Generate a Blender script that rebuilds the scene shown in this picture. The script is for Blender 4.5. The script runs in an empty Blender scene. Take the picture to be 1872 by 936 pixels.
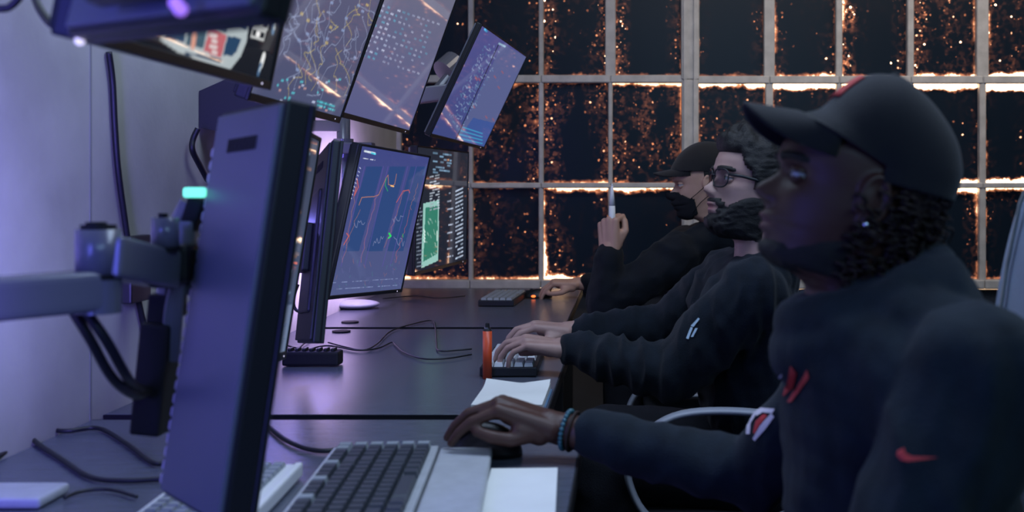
import bpy, bmesh, math, random
import numpy as np
from mathutils import Vector, Matrix, noise
from mathutils.bvhtree import BVHTree

SC = bpy.context.scene
COL = SC.collection
PI = math.pi
random.seed(7)
np.random.seed(7)

# ------------------------------------------------------------------ camera
CZ, FP, VX, VY = 1.20, 2100.0, 1150.0, 335.0      # eye height, focal length in px, vanishing point
cam = bpy.data.cameras.new('camera')
camo = bpy.data.objects.new('camera', cam)
COL.objects.link(camo)
camo.location = (0, 0, CZ)
camo.rotation_euler = (PI / 2, 0, 0)
cam.sensor_width = 36.0
cam.lens = FP / 1872.0 * 36.0
cam.shift_x = -(VX - 936.0) / 1872.0
cam.shift_y = -(468.0 - VY) / 1872.0
cam.clip_start = 0.05
cam.dof.use_dof = True
cam.dof.focus_distance = 3.2
cam.dof.aperture_fstop = 4.2
SC.camera = camo

# ------------------------------------------------------------------ world, lights, exposure
w = bpy.data.worlds.new('world')
SC.world = w
w.use_nodes = True
w.node_tree.nodes['Background'].inputs[0].default_value = (1.0, 0.66, 0.40, 1)
w.node_tree.nodes['Background'].inputs[1].default_value = 8.0


def area(name, loc, aim, size, energy, color, sy=None, spread=PI):
    l = bpy.data.lights.new(name, 'AREA')
    l.energy = energy
    l.color = color
    l.size = size
    if sy:
        l.shape = 'RECTANGLE'
        l.size_y = sy
    l.spread = spread
    o = bpy.data.objects.new(name, l)
    COL.objects.link(o)
    o.location = loc
    d = Vector(aim) - Vector(loc)
    o.rotation_euler = d.to_track_quat('-Z', 'Y').to_euler()
    return o


area('ceiling_light_cool', (-0.15, 2.1, 2.66), (-0.35, 2.2, 0.0), 0.6, 48, (0.57, 0.73, 1.0), 3.4)
area('fill_light_back', (0.9, -0.6, 2.6), (0.2, 1.6, 0.9), 1.6, 30, (0.40, 0.70, 1.0))  # added fill behind the camera, lifts the dark clothes and near side
area('fill_light_window', (1.3, 4.05, 2.68), (1.0, 5.2, 1.4), 2.6, 12, (1.0, 0.90, 0.82), 0.3, spread=2.0)  # added fill aimed at the window bars to brighten them
area('fill_light_aisle', (0.85, 2.5, 2.68), (0.75, 2.5, 0.0), 0.5, 4.5, (0.95, 0.92, 1.0), 2.6)  # added top light for rims on caps and shoulders
area('violet_lamp_near', (-0.95, 0.30, 1.30), (-0.60, 1.7, 1.15), 0.25, 8.5, (0.12, 0.13, 1.0), 0.9)
area('violet_strip_rear', (-0.90, 3.95, 1.08), (-1.05, 3.95, 1.08), 0.9, 10, (0.66, 0.48, 1.0), 0.5)
area('violet_strip_desk', (-1.02, 2.95, 1.10), (-0.60, 2.9, 0.70), 1.3, 2.4, (0.24, 0.22, 1.0), 0.03)
area('violet_wall_fill', (-0.76, 0.95, 1.22), (-1.05, 1.72, 1.18), 0.15, 4.2, (0.22, 0.17, 1.0), 0.5, spread=1.1)  # added violet wash for the left wall, spread kept off the near monitor
vs = SC.view_settings
SC.display_settings.display_device = 'sRGB'
vs.view_transform = 'Standard'
vs.look = 'None'
vs.exposure = 0.0
vs.gamma = 1.0
vs.use_curve_mapping = False
SC.cycles.max_bounces = 6
SC.cycles.diffuse_bounces = 3
SC.cycles.glossy_bounces = 3
SC.cycles.transparent_max_bounces = 6
SC.cycles.caustics_reflective = False
SC.cycles.caustics_refractive = False
SC.cycles.sample_clamp_indirect = 4.0


def P(px, py, Y):
    """point at depth Y seen at photo pixel (px, py)"""
    return Vector(((px - VX) * Y / FP, Y, CZ - (py - VY) * Y / FP))


# ------------------------------------------------------------------ materials
def mat(name, col, rough=0.6, metal=0.0, spec=0.5, noise_amt=0.0, nscale=20, bump=0.0, bscale=200, emit=None, es=0.0, coat=0.0, stretch=None, sheen=0.0):
    m = bpy.data.materials.new(name)
    m.use_nodes = True
    nt = m.node_tree
    b = nt.nodes['Principled BSDF']
    b.inputs['Base Color'].default_value = (*col, 1)
    b.inputs['Roughness'].default_value = rough
    b.inputs['Metallic'].default_value = metal
    b.inputs['Specular IOR Level'].default_value = spec
    if coat:
        b.inputs['Coat Weight'].default_value = coat
        b.inputs['Coat Roughness'].default_value = 0.1
    if sheen:
        b.inputs['Sheen Weight'].default_value = sheen
    if emit:
        b.inputs['Emission Color'].default_value = (*emit, 1)
        b.inputs['Emission Strength'].default_value = es
    tc = nt.nodes.new('ShaderNodeTexCoord')
    src = tc.outputs['Object']
    if stretch:
        mp = nt.nodes.new('ShaderNodeMapping')
        mp.inputs['Scale'].default_value = stretch
        nt.links.new(src, mp.inputs[0])
        src = mp.outputs[0]
    if noise_amt:
        n = nt.nodes.new('ShaderNodeTexNoise')
        n.inputs['Scale'].default_value = nscale
        n.inputs['Detail'].default_value = 5
        nt.links.new(src, n.inputs['Vector'])
        r = nt.nodes.new('ShaderNodeValToRGB')
        lo = [max(0, c * (1 - noise_amt)) for c in col]
        hi = [min(1, c * (1 + noise_amt)) for c in col]
        r.color_ramp.elements[0].position = 0.3
        r.color_ramp.elements[1].position = 0.7
        r.color_ramp.elements[0].color = (*lo, 1)
        r.color_ramp.elements[1].color = (*hi, 1)
        nt.links.new(n.outputs['Fac'], r.inputs[0])
        nt.links.new(r.outputs[0], b.inputs['Base Color'])
    if bump:
        n2 = nt.nodes.new('ShaderNodeTexNoise')
        n2.inputs['Scale'].default_value = bscale
        n2.inputs['Detail'].default_value = 4
        nt.links.new(src, n2.inputs['Vector'])
        bp = nt.nodes.new('ShaderNodeBump')
        bp.inputs['Strength'].default_value = bump
        bp.inputs['Distance'].default_value = 0.002
        nt.links.new(n2.outputs['Fac'], bp.inputs['Height'])
        nt.links.new(bp.outputs[0], b.inputs['Normal'])
    return m


M = {}
M['plaster'] = mat('plaster', (0.46, 0.45, 0.42), 0.85, noise_amt=0.28, nscale=2.2, bump=0.35, bscale=60)
M['paint'] = mat('pale_paint', (0.45, 0.43, 0.40), 0.8, noise_amt=0.1, nscale=6)
M['joint'] = mat('wall_joint_filler', (0.24, 0.24, 0.25), 0.9)
M['ceiling'] = mat('ceiling_paint', (0.10, 0.10, 0.11), 0.9)
M['floor'] = mat('floor_vinyl', (0.035, 0.035, 0.04), 0.5, noise_amt=0.3, nscale=8)
M['darkwall'] = mat('dark_wall_paint', (0.06, 0.06, 0.07), 0.8, noise_amt=0.2, nscale=3)
M['desk'] = mat('desk_laminate', (0.085, 0.095, 0.130), 0.27, spec=0.5, noise_amt=0.14, nscale=14, stretch=(1.5, 9, 4), bump=0.06, bscale=90)
M['deskedge'] = mat('desk_edge_band', (0.008, 0.008, 0.010), 0.6, spec=0.2)
M['blacksteel'] = mat('black_steel', (0.015, 0.015, 0.018), 0.45)
M['black'] = mat('black_plastic', (0.010, 0.011, 0.014), 0.42, spec=0.4, bump=0.05, bscale=800)
M['blacksoft'] = mat('black_rubber', (0.008, 0.008, 0.010), 0.65, spec=0.3)
M['shell'] = mat('monitor_shell', (0.14, 0.15, 0.18), 0.42, spec=0.5, bump=0.05, bscale=500)
M['shellrim_lit'] = mat('monitor_rim_lit', (0.60, 0.55, 0.68), 0.35)  # violet LED light falling on the rim is put into this colour
M['greymetal'] = mat('grey_painted_metal', (0.17, 0.17, 0.20), 0.26, spec=0.8)
M['silver'] = mat('silver_plastic', (0.40, 0.42, 0.45), 0.42, noise_amt=0.08, nscale=40)
M['white'] = mat('white_plastic', (0.70, 0.71, 0.73), 0.45)
M['paper'] = mat('paper', (0.74, 0.75, 0.72), 0.75, noise_amt=0.05, nscale=9)
M['bluecover'] = mat('notebook_cover', (0.10, 0.20, 0.34), 0.5)
M['keydark'] = mat('dark_keycap', (0.035, 0.042, 0.055), 0.45)
M['keygrey'] = mat('grey_keycap', (0.25, 0.28, 0.31), 0.5)
M['keypale'] = mat('pale_keycap', (0.55, 0.58, 0.62), 0.5)
M['orange'] = mat('orange_plastic', (0.62, 0.075, 0.02), 0.4, spec=0.5)
M['chrome'] = mat('metal_tip', (0.5, 0.5, 0.5), 0.25, metal=1.0)
M['cloth'] = mat('black_cotton', (0.0085, 0.0150, 0.0210), 0.9, spec=0.2, noise_amt=0.25, nscale=30, bump=0.5, bscale=350, sheen=0.06)
M['cloth2'] = mat('navy_black_cotton', (0.0036, 0.0072, 0.0130), 0.9, spec=0.2, noise_amt=0.25, nscale=30, bump=0.5, bscale=350, sheen=0.06)
M['cloth3'] = mat('black_jacket', (0.0032, 0.0058, 0.0105), 0.85, spec=0.25, noise_amt=0.25, nscale=30, bump=0.5, bscale=350, sheen=0.05)
M['trouser'] = mat('dark_trousers', (0.010, 0.011, 0.016), 0.9, spec=0.2, noise_amt=0.2, nscale=20, bump=0.4, bscale=300)
M['capcloth'] = mat('cap_twill', (0.018, 0.018, 0.020), 0.9, spec=0.15, bump=0.4, bscale=500, sheen=0.12)
M['red'] = mat('red_print', (0.50, 0.03, 0.03), 0.6)
M['whiteprint'] = mat('white_print', (0.65, 0.62, 0.66), 0.6)
M['cyanprint'] = mat('pale_blue_print', (0.42, 0.56, 0.66), 0.6)
M['hair'] = mat('black_hair', (0.009, 0.008, 0.008), 0.55, spec=0.35, noise_amt=0.4, nscale=90, bump=0.8, bscale=260, stretch=(1, 1, 3))
M['curl'] = mat('dark_brown_curls', (0.022, 0.012, 0.010), 0.6, spec=0.3, noise_amt=0.4, nscale=60)
M['mask'] = mat('black_face_mask', (0.010, 0.011, 0.014), 0.8, spec=0.2, bump=0.2, bscale=400)
M['eyewhite'] = mat('eye_white', (0.32, 0.32, 0.36), 0.12, spec=0.6)
M['iris'] = mat('dark_iris', (0.02, 0.012, 0.01), 0.1, spec=0.7)
M['stud'] = mat('glass_stud', (0.85, 0.9, 1.0), 0.06, metal=1.0)
M['bead'] = mat('teal_beads', (0.03, 0.12, 0.15), 0.3)
M['leather'] = mat('pale_leather', (0.24, 0.31, 0.44), 0.5, bump=0.25, bscale=160, noise_amt=0.06)
M['seatdark'] = mat('dark_seat_fabric', (0.02, 0.02, 0.025), 0.8)
M['chairplastic'] = mat('pale_chair_plastic', (0.27, 0.29, 0.34), 0.4)
M['cable'] = mat('cable_sheath', (0.008, 0.009, 0.012), 0.5)
M['led_mint'] = mat('mint_led', (0.2, 0.8, 0.7), 0.4, emit=(0.18, 0.95, 0.66), es=1.3)
M['led_white'] = mat('white_led', (0.8, 0.8, 0.9), 0.4, emit=(0.75, 0.70, 1.0), es=1.3)
M['knob_glow'] = mat('violet_knob_glow', (0.4, 0.2, 0.8), 0.4, emit=(0.42, 0.20, 1.0), es=1.0)  # knob colour with a violet glow added
M['led_orange'] = mat('orange_led', (0.8, 0.2, 0.05), 0.4, emit=(1.0, 0.16, 0.03), es=2.2)
M['muntin'] = mat('grey_window_paint', (0.47, 0.45, 0.43), 0.45, noise_amt=0.15, nscale=20)


def skin(name, col, lip):
    m = mat(name, col, 0.48, spec=0.45, bump=0.15, bscale=700)
    nt = m.node_tree
    b = nt.nodes['Principled BSDF']
    a = nt.nodes.new('ShaderNodeAttribute')
    a.attribute_name = 'lip'
    n = nt.nodes.new('ShaderNodeTexNoise')
    n.inputs['Scale'].default_value = 25
    mx0 = nt.nodes.new('ShaderNodeMix')
    mx0.data_type = 'RGBA'
    mx0.inputs[6].default_value = (*[c * 0.85 for c in col], 1)
    mx0.inputs[7].default_value = (*[min(1, c * 1.12) for c in col], 1)
    nt.links.new(n.outputs['Fac'], mx0.inputs[0])
    mx = nt.nodes.new('ShaderNodeMix')
    mx.data_type = 'RGBA'
    mx.inputs[7].default_value = (*lip, 1)
    nt.links.new(a.outputs['Fac'], mx.inputs[0])
    nt.links.new(mx0.outputs[2], mx.inputs[6])
    nt.links.new(mx.outputs[2], b.inputs['Base Color'])
    b.inputs['Subsurface Weight'].default_value = 0.0
    return m


M['skin_dark'] = skin('brown_skin', (0.060, 0.023, 0.017), (0.12, 0.045, 0.045))
M['skin_pale'] = skin('fair_skin', (0.36, 0.22, 0.19), (0.30, 0.12, 0.12))
M['skin_warm'] = skin('tan_skin', (0.46, 0.27, 0.20), (0.40, 0.17, 0.15))


def lens_mat():
    m = bpy.data.materials.new('spectacle_glass')
    m.use_nodes = True
    nt = m.node_tree
    nt.nodes.clear()
    out = nt.nodes.new('ShaderNodeOutputMaterial')
    t = nt.nodes.new('ShaderNodeBsdfTransparent')
    t.inputs[0].default_value = (0.93, 0.94, 0.97, 1)
    g = nt.nodes.new('ShaderNodeBsdfGlossy')
    g.inputs['Roughness'].default_value = 0.03
    f = nt.nodes.new('ShaderNodeFresnel')
    f.inputs[0].default_value = 1.5
    mx = nt.nodes.new('ShaderNodeMixShader')
    nt.links.new(f.outputs[0], mx.inputs[0])
    nt.links.new(t.outputs[0], mx.inputs[1])
    nt.links.new(g.outputs[0], mx.inputs[2])
    nt.links.new(mx.outputs[0], out.inputs[0])
    return m


M['lens'] = lens_mat()


def screen_mat(name, strength, rough=0.035, spec=0.9):
    m = mat(name, (0.012, 0.012, 0.016), rough, spec=spec)
    nt = m.node_tree
    b = nt.nodes['Principled BSDF']
    a = nt.nodes.new('ShaderNodeAttribute')
    a.attribute_name = 'Col'
    nt.links.new(a.outputs['Color'], b.inputs['Emission Color'])
    b.inputs['Emission Strength'].default_value = strength
    return m


M['screen'] = screen_mat('lit_screen', 1.0)


def film_mat():
    """black film on window glass: worn through along the edges and in flecks, daylight shows through the holes"""
    m = bpy.data.materials.new('worn_black_window_film')
    m.use_nodes = True
    nt = m.node_tree
    N, L = nt.nodes, nt.links
    b = N['Principled BSDF']
    b.inputs['Base Color'].default_value = (0.007, 0.014, 0.025, 1)
    b.inputs['Roughness'].default_value = 0.33
    b.inputs['Specular IOR Level'].default_value = 0.14
    out = N['Material Output']

    def math_(op, a, c=None, clamp=False):
        n = N.new('ShaderNodeMath')
        n.operation = op
        n.use_clamp = clamp
        for i, v in enumerate((a, c)):
            if v is None:
                continue
            if isinstance(v, (int, float)):
                n.inputs[i].default_value = v
            else:
                L.new(v, n.inputs[i])
        return n.outputs[0]

    def oattr(nm):
        n = N.new('ShaderNodeAttribute')
        n.attribute_type = 'OBJECT'
        n.attribute_name = nm
        return n.outputs['Fac']

    uv = N.new('ShaderNodeUVMap')
    uv.uv_map = 'UVMap'
    sx = N.new('ShaderNodeSeparateXYZ')
    L.new(uv.outputs[0], sx.inputs[0])
    U, V = sx.outputs[0], sx.outputs[1]
    w_, h_ = oattr('pw'), oattr('ph')
    dl = math_('MULTIPLY', U, w_)
    dr = math_('MULTIPLY', math_('SUBTRACT', 1.0, U), w_)
    db = math_('MULTIPLY', V, h_)
    dt = math_('MULTIPLY', math_('SUBTRACT', 1.0, V), h_)
    geo = N.new('ShaderNodeNewGeometry')
    pos = geo.outputs['Position']

    def tex(scale, detail=3, off=0.0, st=(1, 1, 1)):
        mp = N.new('ShaderNodeMapping')
        mp.inputs['Location'].default_value = (off, off * 1.7, off)
        mp.inputs['Scale'].default_value = st
        L.new(pos, mp.inputs[0])
        n = N.new('ShaderNodeTexNoise')
        n.inputs['Scale'].default_value = scale
        n.inputs['Detail'].default_value = detail
        L.new(mp.outputs[0], n.inputs['Vector'])
        return n.outputs['Fac']

    n0 = tex(6.5, 2)
    n1 = tex(22, 4)
    n2 = tex(70, 3, 3.1)
    total = None
    # torn edges: where strength*noise beats the distance from that edge
    for d, a in ((dl, 'el'), (dr, 'er'), (db, 'eb'), (dt, 'et')):
        s = oattr(a)
        wob = math_('ADD', math_('MULTIPLY', math_('SUBTRACT', n0, 0.5), 1.6), math_('ADD', math_('MULTIPLY', math_('SUBTRACT', n1, 0.5), 1.0), math_('MULTIPLY', math_('SUBTRACT', n2, 0.5), 0.6)))
        edge_w = math_('MULTIPLY', math_('ADD', math_('SUBTRACT', s, 0.30), math_('MULTIPLY', wob, 0.95)), 0.038)
        f = math_('DIVIDE', math_('SUBTRACT', edge_w, d), 0.017, True)
        f = math_('MULTIPLY', f, math_('ADD', 0.15, math_('MULTIPLY', s, 0.85)), True)
        total = f if total is None else math_('MAXIMUM', total, f)
    # flecks
    vor = N.new('ShaderNodeTexVoronoi')
    vor.inputs['Scale'].default_value = 95
    L.new(pos, vor.inputs['Vector'])
    cellsep = N.new('ShaderNodeSeparateColor')
    L.new(vor.outputs['Color'], cellsep.inputs[0])
    dot = math_('DIVIDE', math_('SUBTRACT', math_('MULTIPLY', cellsep.outputs[1], 0.75), vor.outputs['Distance']), 0.30, True)
    patch = tex(3.2, 3, 7.7, (2.6, 1, 0.55))
    clump = math_('MULTIPLY', math_('SUBTRACT', tex(13, 3, 2.2, (1, 1, .6)), 0.36), 5.0, True)
    near_l = math_('MULTIPLY', math_('DIVIDE', math_('SUBTRACT', 0.075, dl), 0.075, True), oattr('fl'))
    near_r = math_('MULTIPLY', math_('DIVIDE', math_('SUBTRACT', 0.075, dr), 0.075, True), oattr('fr'))
    dens = math_('ADD', math_('MULTIPLY', math_('MULTIPLY', math_('SUBTRACT', patch, 0.42), 4.5, True), oattr('fd')), math_('ADD', near_l, near_r))
    dens = math_('MULTIPLY', dens, clump)
    on = math_('LESS_THAN', cellsep.outputs[0], dens)
    fleck = math_('MULTIPLY', math_('MULTIPLY', dot, on), math_('ADD', 0.20, math_('MULTIPLY', math_('POWER', cellsep.outputs[2], 3.0), 0.85)))
    smear = math_('MULTIPLY', math_('MULTIPLY', dens, math_('MULTIPLY', math_('SUBTRACT', tex(48, 4, 5.5), 0.46), 4.0, True)), 0.42)
    fleck = math_('MAXIMUM', fleck, smear)
    warmth = oattr('warm')
    fw = math_('MULTIPLY', fleck, math_('SUBTRACT', 1.0, math_('MULTIPLY', warmth, 0.40)))
    total = math_('MAXIMUM', total, fw, True)
    r = N.new('ShaderNodeValToRGB')
    e = r.color_ramp.elements
    e[0].position, e[0].color = 0.0, (0, 0, 0, 1)
    e[1].position, e[1].color = 1.0, (1.0, 1.0, 1.0, 1)
    k = e.new(0.28)
    k.color = (0.022, 0.0105, 0.0085, 1)
    k = e.new(0.62)
    k.color = (0.13, 0.065, 0.045, 1)
    L.new(total, r.inputs[0])
    tr = N.new('ShaderNodeBsdfTransparent')
    L.new(r.outputs[0], tr.inputs[0])
    ad = N.new('ShaderNodeAddShader')
    L.new(b.outputs[0], ad.inputs[0])
    L.new(tr.outputs[0], ad.inputs[1])
    L.new(ad.outputs[0], out.inputs[0])
    return m


M['film'] = film_mat()

# ------------------------------------------------------------------ object helpers


def link(name, me, m=None, parent=None, smooth=False):
    o = bpy.data.objects.new(name, me)
    COL.objects.link(o)
    if m is not None:
        me.materials.clear()
        me.materials.append(m)
    if parent is not None:
        o.parent = parent
    if smooth:
        me.polygons.foreach_set('use_smooth', [True] * len(me.polygons))
    return o


def obj(name, bm, m=None, parent=None, smooth=False):
    me = bpy.data.meshes.new(name)
    bm.normal_update()
    bm.to_mesh(me)
    bm.free()
    return link(name, me, m, parent, smooth)


def tag(o, label, cat, group=None):
    o['label'] = label
    o['category'] = cat
    if group:
        o['group'] = group
    return o


def struct(o):
    o['kind'] = 'structure'
    return o


def empty(name, loc=(0, 0, 0), rz=0.0, matrix=None):
    o = bpy.data.objects.new(name, None)
    COL.objects.link(o)
    o.empty_display_size = 0.05
    if matrix is not None:
        o.matrix_world = matrix
    else:
        o.location = loc
        o.rotation_euler = (0, 0, rz)
    return o


def B():
    return bmesh.new()


def box(bm, c, s, rot=None, bev=0.0, seg=2, taper=None):
    r = bmesh.ops.create_cube(bm, size=1.0)
    vs_ = r['verts']
    if taper:
        for v in vs_:
            if v.co[taper[0]] > 0:
                for ax in range(3):
                    if ax != taper[0]:
                        v.co[ax] *= taper[1]
    M_ = Matrix.Translation(Vector(c)) @ (rot.to_4x4() if rot else Matrix()) @ Matrix.Diagonal((*s, 1))
    bmesh.ops.transform(bm, matrix=M_, verts=vs_)
    if bev:
        es = set()
        for v in vs_:
            es.update(v.link_edges)
        bmesh.ops.bevel(bm, geom=list(es), offset=bev, segments=seg, affect='EDGES', profile=0.6)
    return bm


def cyl(bm, p0, p1, r0, r1=None, seg=20, caps=True):
    p0, p1 = Vector(p0), Vector(p1)
    d = p1 - p0
    q = d.to_track_quat('Z', 'Y').to_matrix().to_4x4()
    M_ = Matrix.Translation((p0 + p1) / 2) @ q
    bmesh.ops.create_cone(bm, cap_ends=caps, segments=seg, radius1=r0, radius2=r0 if r1 is None else r1, depth=d.length, matrix=M_)
    return bm


def sph(bm, c, r, rot=None, u=20, v=14):
    if isinstance(r, (int, float)):
        r = (r, r, r)
    c = Vector(c)
    new, F_ = bm.verts.new, bm.faces.new

    def at(x, y, z):
        q = Vector((x * r[0], y * r[1], z * r[2]))
        return new(c + (rot @ q if rot else q))

    rings = []
    for j in range(1, v):
        a = PI * j / v
        rings.append([at(math.sin(a) * math.cos(2 * PI * k / u), math.sin(a) * math.sin(2 * PI * k / u), math.cos(a)) for k in range(u)])
    n, s_ = at(0, 0, 1), at(0, 0, -1)
    for k in range(u):
        k1 = (k + 1) % u
        F_((n, rings[0][k], rings[0][k1]))
        F_((s_, rings[-1][k1], rings[-1][k]))
        for j in range(v - 2):
            F_((rings[j][k], rings[j + 1][k], rings[j + 1][k1], rings[j][k1]))
    return bm


def rcone(bm, p0, r0, p1, r1, seg=16):
    """tapered capsule"""
    p0, p1 = Vector(p0), Vector(p1)
    sph(bm, p0, r0, u=seg, v=10)
    sph(bm, p1, r1, u=seg, v=10)
    d = p1 - p0
    if d.length > 1e-5:
        q = d.to_track_quat('Z', 'Y').to_matrix()
        A_ = [bm.verts.new(p0 + q @ Vector((r0 * math.cos(2 * PI * k / seg), r0 * math.sin(2 * PI * k / seg), 0))) for k in range(seg)]
        C_ = [bm.verts.new(p1 + q @ Vector((r1 * math.cos(2 * PI * k / seg), r1 * math.sin(2 * PI * k / seg), 0))) for k in range(seg)]
        for k in range(seg):
            bm.faces.new((A_[k], A_[(k + 1) % seg], C_[(k + 1) % seg], C_[k]))
        bm.faces.new(A_[::-1])
        bm.faces.new(C_)
    return bm


def chain(bm, pts, rs, seg=16):
    for i in range(len(pts) - 1):
        rcone(bm, pts[i], rs[i], pts[i + 1], rs[i + 1], seg)
    return bm


def spline(pts, n=8):
    pts = [Vector(p) for p in pts]
    out = []
    for i in range(len(pts) - 1):
        p0 = pts[max(0, i - 1)]
        p1, p2 = pts[i], pts[i + 1]
        p3 = pts[min(len(pts) - 1, i + 2)]
        for k in range(n):
            t = k / n
            out.append(0.5 * ((2 * p1) + (-p0 + p2) * t + (2 * p0 - 5 * p1 + 4 * p2 - p3) * t * t + (-p0 + 3 * p1 - 3 * p2 + p3) * t ** 3))
    out.append(pts[-1])
    return out


def tube(bm, pts, r, seg=8, closed=False, sq=None):
    """swept tube; r number or list; sq=(a,b) makes a flattened section"""
    pts = [Vector(p) for p in pts]
    n = len(pts)
    rings = []
    up = Vector((0, 0, 1))
    for i, p in enumerate(pts):
        a = pts[(i - 1) % n] if (i > 0 or closed) else p
        c = pts[(i + 1) % n] if (i < n - 1 or closed) else p
        t = (c - a).normalized()
        if abs(t.dot(up)) > 0.95:
            up = Vector((1, 0, 0)) if abs(t.x) < 0.9 else Vector((0, 1, 0))
        s = t.cross(up).normalized()
        u = s.cross(t).normalized()
        up = u
        rr = r[i] if isinstance(r, (list, tuple)) else r
        ra, rb = (rr * sq[0], rr * sq[1]) if sq else (rr, rr)
        rings.append([bm.verts.new(p + s * ra * math.cos(2 * PI * k / seg) + u * rb * math.sin(2 * PI * k / seg)) for k in range(seg)])
    m_ = n if closed else n - 1
    for i in range(m_):
        A, C = rings[i], rings[(i + 1) % n]
        for k in range(seg):
            bm.faces.new((A[k], A[(k + 1) % seg], C[(k + 1) % seg], C[k]))
    if not closed:
        bm.faces.new(rings[0][::-1])
        bm.faces.new(rings[-1])
    bmesh.ops.recalc_face_normals(bm, faces=bm.faces[:])
    return bm


def prism(bm, poly, y0, y1):
    """polygon in x,z extruded along y"""
    a = [bm.verts.new((x, y0, z)) for x, z in poly]
    c = [bm.verts.new((x, y1, z)) for x, z in poly]
    n = len(poly)
    bm.faces.new(a)
    bm.faces.new(c[::-1])
    for i in range(n):
        bm.faces.new((a[i], c[i], c[(i + 1) % n], a[(i + 1) % n]))
    bmesh.ops.recalc_face_normals(bm, faces=bm.faces[:])
    return bm


def remesh(bm, voxel, smooth=3, name='mesh', fac=0.5):
    me = bpy.data.meshes.new(name + '_raw')
    bm.to_mesh(me)
    bm.free()
    o = bpy.data.objects.new('tmp', me)
    COL.objects.link(o)
    r = o.modifiers.new('r', 'REMESH')
    r.mode = 'VOXEL'
    r.voxel_size = voxel
    r.use_smooth_shade = True
    if smooth:
        s = o.modifiers.new('s', 'SMOOTH')
        s.factor = fac
        s.iterations = smooth
    dg = bpy.context.evaluated_depsgraph_get()
    dg.update()
    out = bpy.data.meshes.new_from_object(o.evaluated_get(dg))
    out.name = name
    bpy.data.objects.remove(o)
    bpy.data.meshes.remove(me)
    out.polygons.foreach_set('use_smooth', [True] * len(out.polygons))
    return out


def displace(me, fn):
    """move every vertex along its normal by fn(co)"""
    n = len(me.vertices)
    co = np.empty(n * 3)
    no = np.empty(n * 3)
    me.vertices.foreach_get('co', co)
    me.vertices.foreach_get('normal', no)
    co = co.reshape(-1, 3)
    no = no.reshape(-1, 3)
    d = np.array([fn(Vector(c)) for c in co])
    co += no * d[:, None]
    me.vertices.foreach_set('co', co.ravel())
    me.update()


# ------------------------------------------------------------------ the room
WX, WXR, WY0, WY, CEIL = -1.05, 3.0, -1.6, 5.22, 2.75


def slab(name, lo, hi, m):
    lo, hi = Vector(lo), Vector(hi)
    return struct(obj(name, box(B(), (lo + hi) / 2, hi - lo), M[m]))


slab('floor', (WX - .1, WY0 - .1, -0.08), (WXR + .1, WY + .1, 0), 'floor')
slab('ceiling', (WX - .1, WY0 - .1, CEIL), (WXR + .1, WY + .1, CEIL + .08), 'ceiling')
wl = slab('wall_left', (WX - .1, WY0 - .1, 0), (WX, WY + .1, CEIL), 'plaster')
slab('wall_right', (WXR, WY0 - .1, 0), (WXR + .1, WY + .1, CEIL), 'darkwall')
slab('wall_back', (WX, WY0 - .1, 0), (WXR, WY0, CEIL), 'darkwall')
slab('wall_far', (WX, WY + 0.01, 0), (WXR, WY + .1, 0.715), 'darkwall')
slab('baseboard_far', (WX, WY - .012, 0), (WXR, WY + .01, 0.08), 'paint')
# shallow vertical joints between the wall's plaster boards
for yy in (2.24, 3.45):
    o = obj('plaster_joint', box(B(), (WX + .0001, yy, 1.4), (.001, .008, 2.6)), M['joint'], wl)

# window grid
win = empty('window_1', (0, WY, 0.73))
win['kind'] = 'structure'
CXS = [727, 862, 990, 1116, 1261, 1405, 1532, 1662, 1793, 1925, 2055, 2185, 2320, 2361]
RZ = [518, 339, 147, -47, -245, -300]
WD = WY                                              # depth of the glass
gx = [(c - VX) * WD / FP for c in CXS]
gz = [CZ - (r - VY) * WD / FP for r in RZ]
gx[-1] = WXR
gz[-1] = CEIL


def wpart(name, me, m, loc):
    o = link(name, me, M[m], win)
    o.location = Vector(loc) - win.location
    return o


MW = {0: (16, 16), 1: (10, 8), 2: (9, 9), 3: (19, 8), 4: (33, 31), 5: (20, 14), 6: (12, 10), 7: (12, 10), 8: (22, 12), 9: (14, 12), 10: (14, 12), 11: (14, 12), 12: (16, 14)}
for i in range(13):
    for r in range(5):
        wpx = MW[i][0] if r >= 2 else MW[i][1]
        wm = wpx * WD / FP
        z0, z1 = gz[r], gz[r + 1]
        if z1 - z0 < 0.02:
            continue
        dep = 0.07 if i == 4 else 0.045
        bm = box(B(), (0, 0, 0), (wm, dep, z1 - z0 - 0.001), bev=0.004, seg=1)
        if i == 4:
            box(bm, (-wm * .28, -dep / 2 - .004, 0), (wm * .18, .012, z1 - z0 - .001))
            box(bm, (wm * .28, -dep / 2 - .004, 0), (wm * .18, .012, z1 - z0 - .001))
        me = bpy.data.meshes.new('mullion')
        bm.to_mesh(me)
        bm.free()
        wpart('mullion', me, 'muntin', (gx[i], WD - 0.01, (z0 + z1) / 2))
HB = [16, 10, 14, 12, 12]
for r in range(5):
    h = HB[r] * WD / FP
    for i in range(13):
        if gx[i + 1] - gx[i] < 0.02:
            continue
        bm = box(B(), (0, 0, 0), (gx[i + 1] - gx[i] - 0.002, 0.05 if r else 0.10, h), bev=0.004, seg=1)
        me = bpy.data.meshes.new('transom')
        bm.to_mesh(me)
        bm.free()
        zz = gz[r] + (0.004 if (r == 2 and i < 4) else 0)
        wpart('transom' if r else 'sill', me, 'muntin', ((gx[i] + gx[i + 1]) / 2, WD - 0.014, zz))
# what is torn on each pane: el er eb et = edges, fl fr = flecks beside a mullion, fd = flecks all over, warm
RND = random.Random(3)
PANE = {}
for i in range(13):
    for r in range(5):
        PANE[(i, r)] = dict(el=RND.uniform(.2, .55), er=RND.uniform(.2, .55), eb=RND.uniform(.4, .8), et=RND.uniform(.3, .7), fl=.1, fr=.1, fd=.12, warm=.5)


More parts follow.
